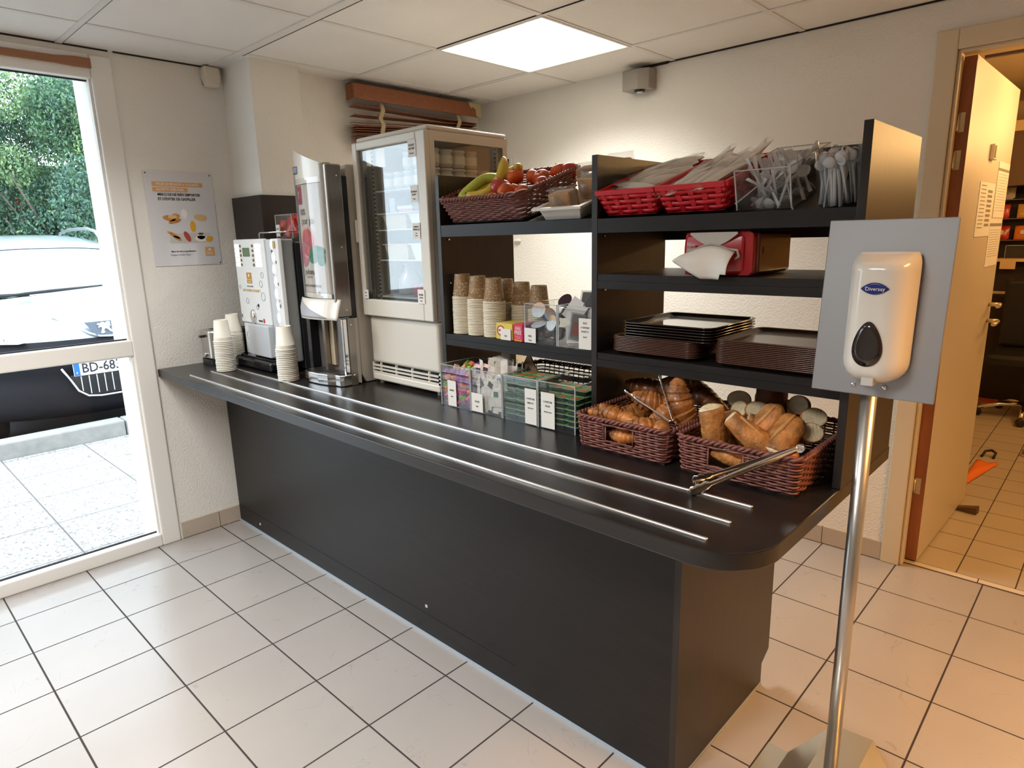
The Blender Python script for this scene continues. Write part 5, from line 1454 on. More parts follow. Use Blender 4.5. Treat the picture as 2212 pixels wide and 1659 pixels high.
b = NB(); tube(b, [(2.600, .452, .925), (2.660, .440, .945), (2.690, .442, .950)], .0045, 6, sy=.4); obj('arm', b, CHROME, t_, world=True)

# ================================================================== lower left acrylic bins
BX = ((1.573, 1.722, 'first'), (1.7225, 1.868, 'second'), (1.8685, 2.0165, 'third'), (2.017, 2.160, 'fourth'))
BY0, BY1 = .512, .672
BL_ = ['clear acrylic bin of bright wrapped sweets beside the refrigerator', 'clear acrylic bin of upright paper sachets', 'clear acrylic bin of jam portions left of the tallest card', 'clear acrylic bin of red and green jam portions next to the croissants']
bins = []
for k, (x0, x1, _n) in enumerate(BX):
    t = thing('acrylic_bin', BL_[k], 'bin', loc=((x0 + x1) / 2, (BY0 + BY1) / 2, ZT + .001)); w = (x1 - x0) / 2 - .0008
    openbox(t, -w, w, -(BY1 - BY0) / 2, (BY1 - BY0) / 2, 0, .142); bins.append(t)
def bin_card(k, cx, w, h, ls):
    return card('label_card', bins[k], F_front(cx - w / 2, BY0 - .0018, ZT + .004), w, h, ls)
bin_card(0, 1.632, .042, .088, [('BEURRE', .62, .008), ('Butter', .38, .006)]); bin_card(1, 1.755, .052, .062, [('SUCRE', .55, .009), ('Sugar', .3, .007)])
bin_card(2, 1.990, .046, .110, [('CONFITURE', .72, .008), ('ABRICOT', .60, .008), ('Apricot jam', .46, .006)]); bin_card(3, 2.058, .052, .108, [('CONFITURE', .74, .008), ('FRAISE', .62, .008), ('Strawberry jam', .46, .006)])
SWE = [mat('sweet_' + n, c, .35) for n, c in (('pink', (.70, .12, .28)), ('violet', (.42, .12, .50)), ('orange', (.75, .20, .06)), ('green', (.25, .45, .06)), ('peach', (.78, .42, .25)), ('purple', (.25, .03, .22)))]
rsw = random.Random(8); sw = {}
for k in range(88):
    lx = k % 5; ly = (k // 5) % 3; lz = k // 15
    M = T(1.592 + lx * .0265 + rsw.uniform(-.003, .003), .530 + ly * .045 + rsw.uniform(-.006, .006), ZT + .014 + lz * .0205 + (ly * .006)) @ RZ(rsw.uniform(0, 90)) @ RX(rsw.uniform(-50, 50)) @ RY(rsw.uniform(-50, 50))
    ci = rsw.choice([0, 0, 1, 1, 2, 3, 4, 5]) if lz else rsw.choice([0, 3, 5])
    nm = ('pink', 'violet', 'orange', 'green', 'peach', 'purple')[ci]
    lb = nm + ' wrapped sweet cube in the bin beside the refrigerator'
    if ci not in sw:
        b = NB(); rbox(b, (-.0105, -.0105, -.008), (.0105, .0105, .008), .002, 1); sw[ci] = obj('wrapped_sweet', b, SWE[ci], None, loc=tuple(M.translation), rot=tuple(M.to_euler()), label=lb, cat='sweet', group=nm + ' wrapped sweets')
    else: dup(sw[ci], tuple(M.translation), tuple(M.to_euler()))
SACH = mat('sachet_paper', (.74, .69, .62), .5, var=.12, vscale=60); SACP = mat('sachet_pink', (.70, .50, .45), .5, var=.2, vscale=60); SACB = mat('sachet_brown', (.22, .15, .09), .6, var=.2, vscale=50)
rsa = random.Random(13); s1 = s2 = None
GS_ = 'tall paper sachets in the second acrylic bin'
for k in range(26):
    M = T(1.748 + (k % 6) * .020 + rsa.uniform(-.004, .004), .545 + (k // 6) * .026, ZT + .098 + rsa.uniform(-.012, .03)) @ RZ(rsa.uniform(-25, 25)) @ RX(86 + rsa.uniform(-14, 12)) @ RY(rsa.uniform(-50, 50))
    if s1 is None: s1 = obj('sugar_sachet', pillow_bm(.032, .115, .006, 5, .15, rsa), SACH, None, loc=tuple(M.translation), rot=tuple(M.to_euler()), label='tall pale paper sachet standing in the acrylic sachet bin', cat='sachet', group=GS_)
    else: dup(s1, tuple(M.translation), tuple(M.to_euler()))
for k in range(10):
    M = T(1.745 + (k % 5) * .026 + rsa.uniform(-.004, .004), .528 + (k // 5) * .014, ZT + .062 + rsa.uniform(-.004, .012)) @ RZ(rsa.uniform(-12, 12)) @ RX(87) @ RY(rsa.uniform(-25, 25))
    dup(s1, tuple(M.translation), tuple(M.to_euler()))
GW = mat('sachet_mark', (.03, .12, .08), .5)
for k, (x, z, a, lb) in enumerate(((1.832, .92, 3, 'square sachet with green mark at the right front of the sachet bin'), (1.80, .948, -25, 'square sachet leaning in the middle of the sachet bin'), (1.765, .945, 30, 'square sachet behind the card of the sachet bin'), (1.845, .965, 20, 'square sachet above the green marked one'), (1.74, .985, 0, 'pink printed square sachet, upper left of the sachet bin'), (1.77, .99, -8, 'pink printed square sachet, second from left in the sachet bin'))):
    M = T(x, .523 + .003 * k, ZT + (z - .86)) @ RX(86) @ RZ(a)
    th = thing('tea_sachet', lb, 'sachet', loc=tuple(M.translation), rot=tuple(M.to_euler()), group='square sachets in the acrylic bin')
    obj('wrapper', pillow_bm(.050, .062, .007, 5, .1, rsa), SACP if k > 3 else SACH, th)
    b = NB(); rbox(b, (-.010, .002, .0035), (.010, .020, .0048), .0004, 1); obj('printed_mark', b, GW if k in (0, 3) else PRINT, th)
th = thing('tea_sachet', 'brown pyramid tea sachet sticking out at the back of the sachet bin', 'sachet', loc=(1.872, .64, 1.0))
b = NB(); rprism(b, [(-.045, -.02), (.05, -.025), (.0, .055)], 0, .006, face_mat((1.872, .64, 1.0), (1, 0, 0), (0, 0, 1))); obj('wrapper', b, SACB, th, world=True)
b = NB(); rprism(b, [(-.01, 0), (0, .012), (.01, 0), (0, -.012)], 0, .001, face_mat((1.872, .633, 1.0), (1, 0, 0), (0, 0, 1))); obj('printed_mark', b, PRINT, th, world=True)
# jam portions
TUBD = mat('jam_tub_dark', (.035, .05, .06), .25); FOG = mat('foil_green', (.06, .30, .06), .35); FOR = mat('foil_orange', (.62, .14, .04), .35, var=.4, vscale=60); RIMG = mat('rim_green', (.30, .45, .36), .3)
def portion_bm():
    b = NB()
    t = NB(); rprism(t, rrect(.036, .026, .005, 3), 0, .001)
    lo = rrect(.032, .022, .005, 3); hi = rrect(.041, .030, .006, 3)
    A = [b.verts.new((x, y, 0)) for x, y in lo]; B = [b.verts.new((x, y, .014)) for x, y in hi]
    n = len(A); b.faces.new(A[::-1])
    for i in range(n): b.faces.new((A[i], A[(i + 1) % n], B[(i + 1) % n], B[i])).smooth = True
    t.free()
    rprism(b, rrect(.047, .036, .007, 3), .014, .0152, mi=1)
    rprism(b, rrect(.044, .033, .006, 3), .0152, .0156, mi=2)
    rprism(b, rrect(.030, .022, .005, 3), .0156, .0159, mi=3)
    return b
pj = None
rj = random.Random(17)
for k, (x0, ncol, nl) in enumerate(((1.8935, 3, 8), (2.042, 3, 6))):
    for iy in range(3):
        for ix in range(ncol):
            for iz in range(nl + (1 if (iy > 0 and k == 1) else 0)):
                loc = (x0 + ix * .0475, .536 + iy * .040, ZT + .005 + iz * .0165); rz = (0, 0, rj.uniform(-.03, .03))
                if k == 0: lb, g = 'dark jam portion tub stacked in the left jam bin', 'jam portions in the left jam bin'
                else: lb, g = 'red and green topped jam portion tub stacked in the right jam bin', 'jam portions in the right jam bin'
                if pj is None: pj = obj('jam_portion', portion_bm(), [TUBD, RIMG, FOG, FOR], None, loc=loc, rot=rz, label=lb, cat='jam portion', group=g)
                else: dup(pj, loc, rz, label=lb, group=g)

# ================================================================== middle left shelf: tea boxes, acrylic bins
def tbox(name, label, x0, x1, y0, y1, h, m, z=1.101):
    t = thing(name, label, 'box', ((x0 + x1) / 2, (y0 + y1) / 2, z)); b = NB(); rbox(b, (x0, y0, z), (x1, y1, z + h), .0015, 1); obj('carton', b, m, t, world=True); return t
YEL = mat('tea_yellow', (.72, .58, .10), .5); PNK = mat('tea_crimson', (.62, .03, .09), .5)
ty = tbox('tea_box', 'yellow tea box standing before the brown cup stacks', 1.789, 1.862, .572, .655, .052, YEL)
b = NB(); lathe(b, [(.017, 0), (.017, .0012)], 22, F_front(1.812, .5722, 1.130)); obj('round_logo', b, PAPER, ty, world=True)
b = NB(); ring(b, F_front(1.812, .5715, 1.130), .015, .002); obj('logo_ring', b, mat('logo_red', (.5, .02, .02), .5), ty, world=True)
b = NB(); rprism(b, rrect(.018, .006, .0025, 3), 0, .001, F_front(1.812, .5705, 1.131)); obj('logo_bar', b, mat('logo_red', 0), ty, world=True)
card('label_card', ty, F_front(1.815, .568, 1.1015), .044, .036, [('THE', .35, .008)])
tp = tbox('tea_box', 'crimson tea box with white lettering right of the yellow one', 1.869, 1.908, .570, .64, .055, PNK)
text('FREE', .0165, PAPER, tp, F_front(1.888, .5698, 1.128), squeeze=.85, bold=.01); text('TEA', .013, mat('pink_print', (.8, .35, .4), .5), tp, F_front(1.888, .5698, 1.113))
b = NB(); 
for i in range(4): box(b, (1.876, .5694, 1.146 - i * .003), (1.900, .5699, 1.147 - i * .003))
obj('small_print', b, PAPER, tp, world=True)
b = NB(); box(b, (1.872, .5692, 1.1015), (1.904, .57, 1.1065)); obj('orange_foot', b, mat('tea_orange', (.75, .25, .05), .5), tp, world=True)
tg = tbox('tea_box', 'thin violet and white tea box at the right of the crimson one', 1.909, 1.9165, .572, .64, .054, mat('tea_violet', (.35, .05, .30), .5))
ab1 = thing('acrylic_bin', 'clear acrylic bin of blue portion pots on the shelf under the fruit', 'bin', loc=(1.984, .64, 1.101)); openbox(ab1, -.064, .064, -.072, .072, 0, .121)
ab2 = thing('acrylic_bin', 'clear acrylic bin of grey packs beside the middle panel', 'bin', loc=(2.1145, .64, 1.101)); openbox(ab2, -.063, .063, -.072, .072, 0, .121)
card('label_card', ab1, F_front(1.9205, .5655, 1.103), .046, .045, [('MIEL', .45, .009), ('Honey', .18, .006)])
card('label_card', ab2, F_front(2.131, .5655, 1.103), .044, .088, [('PATE', .84, .008), ('A TARTINER', .70, .007), ('NOISETTE', .57, .007), ('Spread', .40, .006)])
POTB = mat('pot_navy', (.03, .05, .14), .3); LIDB = mat('pot_lid_pale', (.60, .66, .70), .35, var=.15, vscale=50); LIDO = mat('lid_peach', (.75, .42, .22), .4)
rq = random.Random(31)
DKP = mat('pot_brown_dark', (.06, .03, .035), .25, coat=.4)
for k, (x, y, z, rx, rz, lb) in enumerate(((1.960, .592, 1.200, 70, 10, 'blue and white portion pot leaning at the upper left of the pot bin'), (2.015, .590, 1.165, 74, -15, 'portion pot with peach lid at the right of the pot bin'), (1.992, .60, 1.185, 60, 85, 'portion pot seen edge on in the pot bin'),
        (1.950, .60, 1.150, 20, 0, 'dark portion pot under the upper left pot'), (2.020, .61, 1.130, 30, 0, 'dark portion pot at the right bottom of the pot bin'), (1.985, .60, 1.135, 15, 0, 'dark portion pot in the lower middle of the pot bin'), (1.950, .60, 1.118, 5, 0, 'dark portion pot at the bottom behind the card'),
        (2.0, .66, 1.19, 20, 30, 'dark portion pot at the back of the pot bin'), (1.95, .67, 1.17, 10, 0, 'dark portion pot low at the back left of the pot bin'), (2.0, .60, 1.112, 0, 0, 'dark portion pot lying on the floor of the pot bin'), (2.0, .67, 1.222, 50, 0, 'brown portion pot showing above the rim of the pot bin'))):
    th = thing('portion_pot', lb, 'portion pot', loc=(x, y, z), rot=(R(rx), 0, R(rz)), group='portion pots in the acrylic bin')
    b = NB(); lathe(b, [(.016, -.012), (.021, .006)], 22); obj('cup', b, POTB if k < 3 else DKP, th)
    b = NB(); lathe(b, [(.024, .006), (.024, .0075)], 24); obj('lid', b, LIDB if k < 4 else DKP, th)
    if k < 3: b = NB(); rprism(b, [(.0238 * math.cos(R(a_)), .0238 * math.sin(R(a_))) for a_ in range(20, 170, 10)], .0075, .0082); obj('lid_print', b, LIDO, th)
PKG = mat('pack_dark', (.05, .055, .065), .2, coat=.5); PKW = mat('pack_pale', (.62, .61, .60), .4)
for k, (x, y, z, rx, ry, rz, w, h, m, lb) in enumerate(((2.110, .588, 1.162, 84, 6, 6, .045, .072, PKG, 'dark spread portion pack at the front of the grey pack bin'), (2.095, .60, 1.205, 70, 30, 0, .055, .06, PKW, 'pale folded pack on top of the grey pack bin'), (2.155, .61, 1.20, 80, -20, -10, .045, .07, PKW, 'pale pack at the right of the grey pack bin'),
        (2.12, .64, 1.235, 60, 0, 20, .06, .05, PKG, 'dark pack rising above the grey pack bin'), (2.075, .60, 1.135, 84, -10, 0, .02, .05, PKW, 'narrow white pack at the lower left of the grey pack bin'), (2.15, .62, 1.235, 40, 0, 0, .05, .05, PKG, 'dark pack at the rim near the middle panel'),
        (2.09, .66, 1.18, 70, 0, 10, .06, .09, PKG, 'dark pack at the back left of the grey pack bin'), (2.14, .65, 1.15, 80, 0, 0, .06, .09, PKG, 'dark pack at the back right of the grey pack bin'), (2.105, .59, 1.118, 20, 0, 30, .05, .04, PKW, 'white pack lying at the bottom of the grey pack bin'))):
    th = thing('portion_pack', lb, 'portion pack', loc=(x, y, z), rot=(R(rx), R(ry), R(rz)), group='packs in the acrylic bin by the panel')
    b = NB(); rbox(b, (-w / 2, -h / 2, -.007), (w / 2, h / 2, .006), .004, 2); obj('pack_body', b, m, th)
    b = NB(); rbox(b, (-w / 2 - .003, -h / 2 - .003, .006), (w / 2 + .003, h / 2 + .003, .0075), .0008, 1); obj('pack_lid', b, glassy('pack_film', (.8, .82, .86), 1.6, .1) if m is PKG else PKW, th)
    if k == 0: b = NB(); rbox(b, (-.013, -.026, .0076), (.013, .012, .0084), .0003, 1); obj('printed_picture', b, mat('pack_print', (.16, .03, .02), .4), th)

# ================================================================== hand gel stand
st = thing('gel_stand', 'grey floor stand with plate, pole and folded metal foot', 'stand', loc=(2.89, .56, 0))
ALU = mat('anodised_grey', (.40, .41, .43), .38, .75, var=.03, vscale=3)
PM = T(2.905, .515, 1.089) @ RX(-5.0)
b = NB(); rbox(b, (-.112, -.0025, 0), (.112, .0025, .348), .0015, 1, PM @ RY(.3)); obj('back_plate', b, ALU, st, world=True)
b = NB()
tube(b, [(2.890, .560, .02), (2.895, .553, 1.115)], .0155, 24); obj('pole', b, mat('satin_pole', (.52, .51, .48), .30, .9), st, world=True)
b = NB(); box(b, (2.875, .521, 1.092), (2.915, .540, 1.12)); obj('clamp', b, ALU, st, world=True)
# folded foot: cross profile over x, hexagonal plan
FTM = mat('foot_satin', (.66, .66, .60), .22, .85)
b = NB()
prof = [(-.190, .003), (-.135, .003), (-.062, .045), (.036, .045), (.105, .003), (.172, .003)]
def yb(x): return .867 if -.055 < x < .03 else (.867 - (abs(x + .012) - .045) * 1.05)
rows = []
for x, z in prof:
    yb_ = .72 if x < -.13 else (.738 if x < -.1 else (.858 if x < 0 else (.866 if x < .05 else (.80 if x < .12 else .74))))
    if x == .036: yb_ = .868
    yf_ = 2 * .562 - yb_
    rows.append((2.875 + x, yf_, yb_, z))
V = [[b.verts.new((x, yf_, z)), b.verts.new((x, yb_, z))] for x, yf_, yb_, z in rows]
for a_, c_ in zip(V, V[1:]): b.faces.new((a_[0], c_[0], c_[1], a_[1]))
bmesh.ops.recalc_face_normals(b, faces=b.faces)
obj('foot_plate', b, FTM, st, world=True, solid=.003)
b = NB(); lathe(b, [(.03, .046), (.03, .050), (.018, .054)], 24, T(2.890, .560, 0)); obj('pole_collar', b, FTM, st, world=True)
b = NB(); lathe(b, [(.005, 0), (.004, .003)], 10, T(2.80, .72, .027)); obj('bolt', b, CHROME, st, world=True)

gd = thing('gel_dispenser', 'white hand gel dispenser with dark teardrop window on the grey plate', 'dispenser', loc=(2.912, .47, 1.125))
DM = T(2.9126, .5095, 1.1244) @ RX(-3.5) @ SCL(.918, .918, .918)
DW = mat('dispenser_white', (.78, .74, .66), .18, coat=.5)
b = NB()
W2, H2 = .126, .272
def sect(z):
    """half width and depth of the body at height z"""
    t = z / H2
    w = W2 / 2
    if t < .17: w *= math.sqrt(max(.0, 1 - ((.17 - t) / .17) ** 2 * .72))
    dp = .078 - .012 * (1 - t)
    if t > .90: dp *= 1 - (t - .90) / .10 * .78
    if t < .12: dp *= .55 + .45 * math.sqrt(max(0, 1 - ((.12 - t) / .12) ** 2))
    if t > .9: w *= 1 - .10 * ((t - .9) / .1) ** 2
    return w, dp
nz2 = 26; nx2 = 22
zs = [H2 * i / nz2 for i in range(nz2 + 1)]
G = []
for z in zs:
    w, dp = sect(z); row = []
    for i in range(nx2 + 1):
        s = -1 + 2 * i / nx2; e = 3.2
        yy = -dp * (max(0, 1 - abs(s) ** e)) ** (1 / 2.2)
        row.append(b.verts.new((w * s, yy, z)))
    G.append(row)
for a_, c_ in zip(G, G[1:]):
    for i in range(nx2): b.faces.new((a_[i], a_[i + 1], c_[i + 1], c_[i])).smooth = True
b.faces.new(G[-1]); b.faces.new(G[0][::-1])
bb = [g[0] for g in G]; be = [g[-1] for g in G]
b.transform(DM); bmesh.ops.recalc_face_normals(b, faces=b.faces)
obj('cover', b, DW, gd, world=True)
b = NB(); rprism(b, rrect(.118, .255, .02, 5, 0, .135), 0, .007, DM @ face_mat((0, .0055, 0), (1, 0, 0), (0, 0, 1))); obj('back_shell', b, GREYP, gd, world=True)
def fy(x, z):
    w, dp = sect(z); s = x / w; return -dp * (max(0, 1 - abs(s) ** 3.2)) ** (1 / 2.2)
def decal(name, outline, m, off=.0012, th_=.0012):
    b = NB(); c = (sum(p[0] for p in outline) / len(outline), sum(p[1] for p in outline) / len(outline))
    rings = [[b.verts.new((c[0] + (x - c[0]) * k, fy(c[0] + (x - c[0]) * k, c[1] + (z - c[1]) * k) - off, c[1] + (z - c[1]) * k)) for x, z in outline] for k in (1, .66, .33)]
    ce = b.verts.new((c[0], fy(*c) - off, c[1])); n = len(outline)
    for a_, c_ in zip(rings, rings[1:]):
        for i in range(n): b.faces.new((a_[i], a_[(i + 1) % n], c_[(i + 1) % n], c_[i]))
    for i in range(n): b.faces.new((rings[-1][i], rings[-1][(i + 1) % n], ce))
    b.transform(DM); return obj(name, b, m, gd, world=True, solid=th_, smooth=True)
drop = []
for i in range(36):
    a = 2 * PI * i / 36; r = 1 - .0
    x = .0290 * math.sin(a) * (1 - .45 * (math.cos(a) * .5 + .5)) * 1.25; z = .082 + .047 * math.cos(a)
    drop.append((x - .004, z))
decal('level_window', drop, mat('smoked_window', (.02, .012, .010), .12, coat=.5))
eye = [(-.0265 + .053 * i / 14, .196 + .0125 * math.sin(PI * i / 14) ** .8) for i in range(15)] + [(.0265 - .053 * i / 14, .196 - .0115 * math.sin(PI * i / 14) ** .8) for i in range(1, 14)]
decal('brand_badge', eye, mat('badge_blue', (.012, .025, .20), .3))
text('Diversey', .0108, WT, gd, DM @ face_mat((.001, fy(-.003, .196) - .0032, .1955), (1, 0, 0), (0, 0, 1)), squeeze=.95)
b = NB(); box(b, (-.008, -.070, -.004), (.014, -.030, .012), DM); obj('nozzle', b, mat('nozzle_clear', (.6, .58, .54), .3), gd, world=True)
b = NB()
for x in (-.035, .022):
    lathe(b, [(.0045, 0), (.0040, .003), (.001, .004)], 12, T(0, 0, 0) @ face_mat((2.909 + x, .5130, 1.110), (1, 0, 0), (0, 0, 1)))
obj('screw', b, CHROME, gd, world=True)
# ================================================================== kitchen behind the door
vm = thing('snack_rack', 'dark snack display rack with rows of packets in the room behind the door', 'snack rack', loc=(3.0, 5.85, 0))
DKC = mat('rack_dark', (.022, .013, .010), .45)
b = NB(); box(b, (2.2, 5.70, 0), (3.9, 6.2, 1.14)); box(b, (2.2, 5.95, 1.14), (3.9, 6.2, 1.72)); box(b, (2.2, 5.55, 1.72), (3.9, 6.2, 2.10)); obj('rack_body', b, DKC, vm, world=True)
b = NB(); box(b, (2.2, 5.545, 1.72), (3.9, 5.55, 2.10)); obj('header_panel', b, mat('header_brown', (.14, .085, .055), .5), vm, world=True)
b = NB(); box(b, (2.2, 5.56, 1.142), (3.9, 5.75, 1.165)); box(b, (2.48, 5.555, 1.085), (2.58, 5.56, 1.142)); obj('counter_rail', b, mat('rail_cream', (.66, .48, .26), .4), vm, world=True)
b = NB(); tube(b, [(2.25, 5.62, .895), (3.8, 5.62, .895)], .018, 10); obj('chrome_bar', b, CHROME, vm, world=True)
b = NB()
for z in (1.30, 1.47, 1.62): box(b, (2.25, 5.80, z), (3.85, 5.95, z + .006))
obj('rack_shelf', b, mat('rack_shelf', (.20, .12, .08), .4), vm, world=True)
rk = random.Random(40); kc = [(.62, .05, .03), (.75, .22, .04), (.70, .62, .55), (.45, .03, .02), (.75, .45, .10)]
kp = {}
for iz, z in enumerate((1.306, 1.476, 1.626)):
    for ix in range(7):
        if iz == 2 and ix % 2: continue
        c = rk.randrange(5); x = 2.42 + ix * .155 + rk.uniform(-.02, .02)
        nm = ('red', 'orange', 'white', 'dark red', 'yellow')[c]; lb = nm + ' snack packet on the rack in the room behind the door'
        if c not in kp:
            th = thing('snack_packet', lb, 'snack packet', loc=(x, 5.86, z + .056), rot=(R(80), 0, 0), group=nm + ' snack packets')
            obj('packet', pillow_bm(.11, .11, .04, 6, .15, rk), mat('packet_' + nm, kc[c], .3), th)
            bq = NB(); lathe(bq, [(.022, .020), (.018, .024)], 12); obj('packet_print', bq, mat('packet_print', (.75, .65, .5), .4), th)
            kids(th); kp[c] = th
        else: dup(kp[c], (x, 5.86, z + .056))
ct = thing('plastic_crate', 'clear plastic crate standing on the cream rail of the snack rack', 'crate', loc=(2.62, 5.64, 1.166))
openbox(ct, -.12, .16, -.06, .06, 0, .10)
bm_ = NB(); box(bm_, (2.0, 5.5, 2.115), (4.2, 5.54, 2.19)); struct('trim_7', bm_, mat('beam_cream', (.70, .52, .28), .5))
# office chair
oc = thing('office_chair', 'black office chair on chrome star base in the room behind the door', 'chair', loc=(2.80, 5.15, 0))
b = NB()
for i in range(5):
    a = R(72 * i + 200); tube(b, [(2.80, 5.15, .11), (2.80 + .16 * math.cos(a), 5.15 + .16 * math.sin(a), .10), (2.80 + .29 * math.cos(a), 5.15 + .29 * math.sin(a), .062)], [.022, .016, .012], 8)
obj('star_base', b, CHROME, oc, world=True)
for i in range(5):
    a = R(72 * i + 200); b = NB(); lathe(b, [(.026, -.018), (.028, 0), (.026, .018)], 14, T(2.80 + .29 * math.cos(a), 5.15 + .29 * math.sin(a), .029) @ RZ(40 * i) @ RX(90)); obj('caster', b, BLACKP, oc, world=True)
b = NB(); tube(b, [(2.80, 5.15, .10), (2.80, 5.15, .42)], .03, 12); obj('gas_lift', b, BLACKP, oc, world=True)
b = NB(); rbox(b, (2.55, 4.92, .42), (3.05, 5.40, .50), .03, 3); obj('seat', b, BLACKP, oc, world=True)
b = NB(); rbox(b, (2.56, 5.34, .50), (3.04, 5.42, 1.02), .03, 3); obj('backrest', b, BLACKP, oc, world=True)
# orange bag, papers, door wedge, shoe
og = thing('orange_bag', 'orange plastic bag on the floor behind the open door', 'bag', loc=(2.78, 3.55, 0))
b = NB()
surf(b, lambda u, v: Vector((2.70 + .005 * v + (.115 * v) * u * 1.0, 3.12 + .72 * v + .02 * math.sin(9 * u), .004 + .028 * math.sin(PI * u) * math.sin(PI * v))), 10, 12)
obj('bag_sheet', b, mat('orange_plastic', (.85, .20, .03), .4), og, world=True, solid=.002)
b = NB(); tube(b, [(2.72, 3.93, .008), (2.73, 3.985, .03), (2.76, 4.00, .035), (2.785, 3.97, .03), (2.78, 3.93, .008)], .008, 8); obj('black_handle', b, BLACKP, og, world=True)
op = thing('magazine', 'orange and white magazine on the floor near the office chair', 'magazine', loc=(2.62, 5.6, 0))
b = NB(); box(b, (2.45, 5.52, .001), (2.85, 5.66, .006)); obj('cover', b, mat('magazine_orange', (.75, .16, .06), .5), op, world=True)
b = NB(); box(b, (2.30, 5.50, .001), (2.44, 5.66, .005)); obj('inner_page', b, PAPER, op, world=True)
wd = thing('door_wedge', 'brown door wedge on the floor at the foot of the open door', 'door wedge', loc=(2.79, 2.92, 0))
b = NB(); rprism(b, [(0, 0), (.115, 0), (.115, .038), (.006, .010)], -.022, .022, T(2.735, 2.925, .001) @ RZ(-8) @ RX(90)); obj('wedge_body', b, mat('wedge_brown', (.10, .05, .025), .6), wd, world=True, bev=.002)
shoe = thing('shoe', 'brown and grey shoe on the kitchen tiles at the right picture edge', 'shoe', loc=(2.97, 4.12, 0))
b = NB()
def shf_(u, v):
    a = 2 * PI * u; s = v
    w = .046 * (math.sin(PI * (.10 + .86 * s)) ** .6); h = .05 + .05 * max(0, s - .55) * 2
    return Vector((2.90 + .26 * s, 4.12 + w * math.cos(a), .018 + max(0, math.sin(a)) * h * (.5 + .5 * s)))
surf(b, shf_, 20, 12, closed_u=True); obj('upper', b, mat('shoe_brown', (.20, .10, .06), .6), shoe, world=True)
b = NB(); rprism(b, [(2.90 + .26 * s, 4.12 + .048 * math.sin(PI * (.10 + .86 * s)) ** .6) for s in [i / 12 for i in range(13)]] + [(2.90 + .26 * (1 - i / 12), 4.12 - .048 * math.sin(PI * (.10 + .86 * (1 - i / 12))) ** .6) for i in range(13)], .001, .018); obj('sole', b, mat('shoe_sole', (.50, .42, .32), .7), shoe, world=True)
b = NB(); tube(b, [(3.10, 4.12, .085), (3.11, 4.12, .20)], [.05, .06], 14); obj('sock_cuff', b, mat('cuff_grey', (.04, .045, .055), .8), shoe, world=True)

# ================================================================== car outside
car = thing('car', 'white and black car parked nose to the kerb, seen through the window', 'car', loc=(-4.2, .64, -.10))
YC = .64; HW = .90
PAINT = mat('car_silver', (.40, .46, .50), .30, .35, coat=.8); BUMP = mat('car_bumper_black', (.010, .011, .015), .6, spec=.2); CGL_ = mat('windscreen', (.26, .34, .38), .08, .6, coat=1.0)  # windscreen: pale metallic colour stands in for sky reflected in the glass
def loft(prof, ny=26, y0=-1, y1=1, bul=(.30, 3), drop=(.06, 3), tuck=0):
    b = NB()
    def f(u, v):
        k = u * (len(prof) - 1); i = min(int(k), len(prof) - 2); t = k - i
        p0 = prof[max(i - 1, 0)]; p1 = prof[i]; p2 = prof[i + 1]; p3 = prof[min(i + 2, len(prof) - 1)]
        cr = lambda a, b_, c, d: .5 * (2 * b_ + (c - a) * t + (2 * a - 5 * b_ + 4 * c - d) * t * t + (3 * b_ - a - 3 * c + d) * t ** 3)
        x, z, hw, bu, dr = (cr(p0[q], p1[q], p2[q], p3[q]) for q in range(5))
        s = y0 + (y1 - y0) * v
        return Vector((x - bu * abs(s) ** 2.6, YC + s * hw, z - dr * abs(s) ** 3))
    surf(b, f, (len(prof) - 1) * 5, ny)
    return b
obj('bonnet', loft([(-2.70, .70, .86, .34, .0), (-2.735, .775, .86, .34, .02), (-2.80, .845, .86, .34, .05), (-3.05, .93, .86, .33, .08), (-3.40, 1.005, .84, .30, .10), (-3.62, 1.035, .80, .26, .08)]), PAINT, car, world=True)
obj('windscreen', loft([(-3.62, 1.035, .76, .26, .03), (-3.95, 1.25, .70, .22, .03), (-4.30, 1.44, .64, .18, .04)]), CGL_, car, world=True)
obj('roof', loft([(-4.28, 1.435, .68, .18, .06), (-4.42, 1.50, .66, .16, .08), (-4.9, 1.565, .64, .1, .10), (-5.8, 1.56, .64, .0, .10), (-6.5, 1.45, .62, -.1, .1)]), PAINT, car, world=True)
obj('front_bumper', loft([(-2.80, .10, .84, .34, 0), (-2.66, .16, .88, .36, 0), (-2.63, .30, .88, .36, 0), (-2.64, .44, .88, .36, 0), (-2.62, .56, .88, .36, 0), (-2.66, .66, .88, .36, 0), (-2.70, .725, .87, .36, .0)]), BUMP, car, world=True)
b = NB()
for s in (-1, 1):
    pts = [(-3.05, .88), (-3.6, 1.0), (-6.6, 1.02), (-6.7, .6), (-6.6, .12), (-3.0, .12), (-2.95, .5)]
    rprism(b, [(x, z) for x, z in pts], 0, .02, face_mat((0, YC + s * .885, 0), (1, 0, 0), (0, 0, 1)))
obj('body_side', b, PAINT, car, world=True)
b = NB(); box(b, (-6.6, YC - .84, .15), (-3.05, YC + .84, .66)); obj('body_core', b, BUMP, car, world=True)
for s in (-1, 1):
    for x in (-3.35, -6.0):
        b = NB(); lathe(b, [(.30, -.1), (.32, -.08), (.32, .08), (.30, .1)], 28, T(x, YC + s * .80, .22) @ RX(90)); obj('wheel', b, BLACKP, car, world=True)
for s in (-1, 1):
    b = NB(); tube(b, [(-4.45, YC + s * .50, 1.52), (-4.55, YC + s * .49, 1.59), (-4.8, YC + s * .48, 1.625), (-5.5, YC + s * .48, 1.63), (-5.95, YC + s * .49, 1.60), (-6.05, YC + s * .5, 1.53)], .016, 8)
    obj('roof_rail', b, mat('rail_alu', (.6, .62, .65), .3, .8), car, world=True)
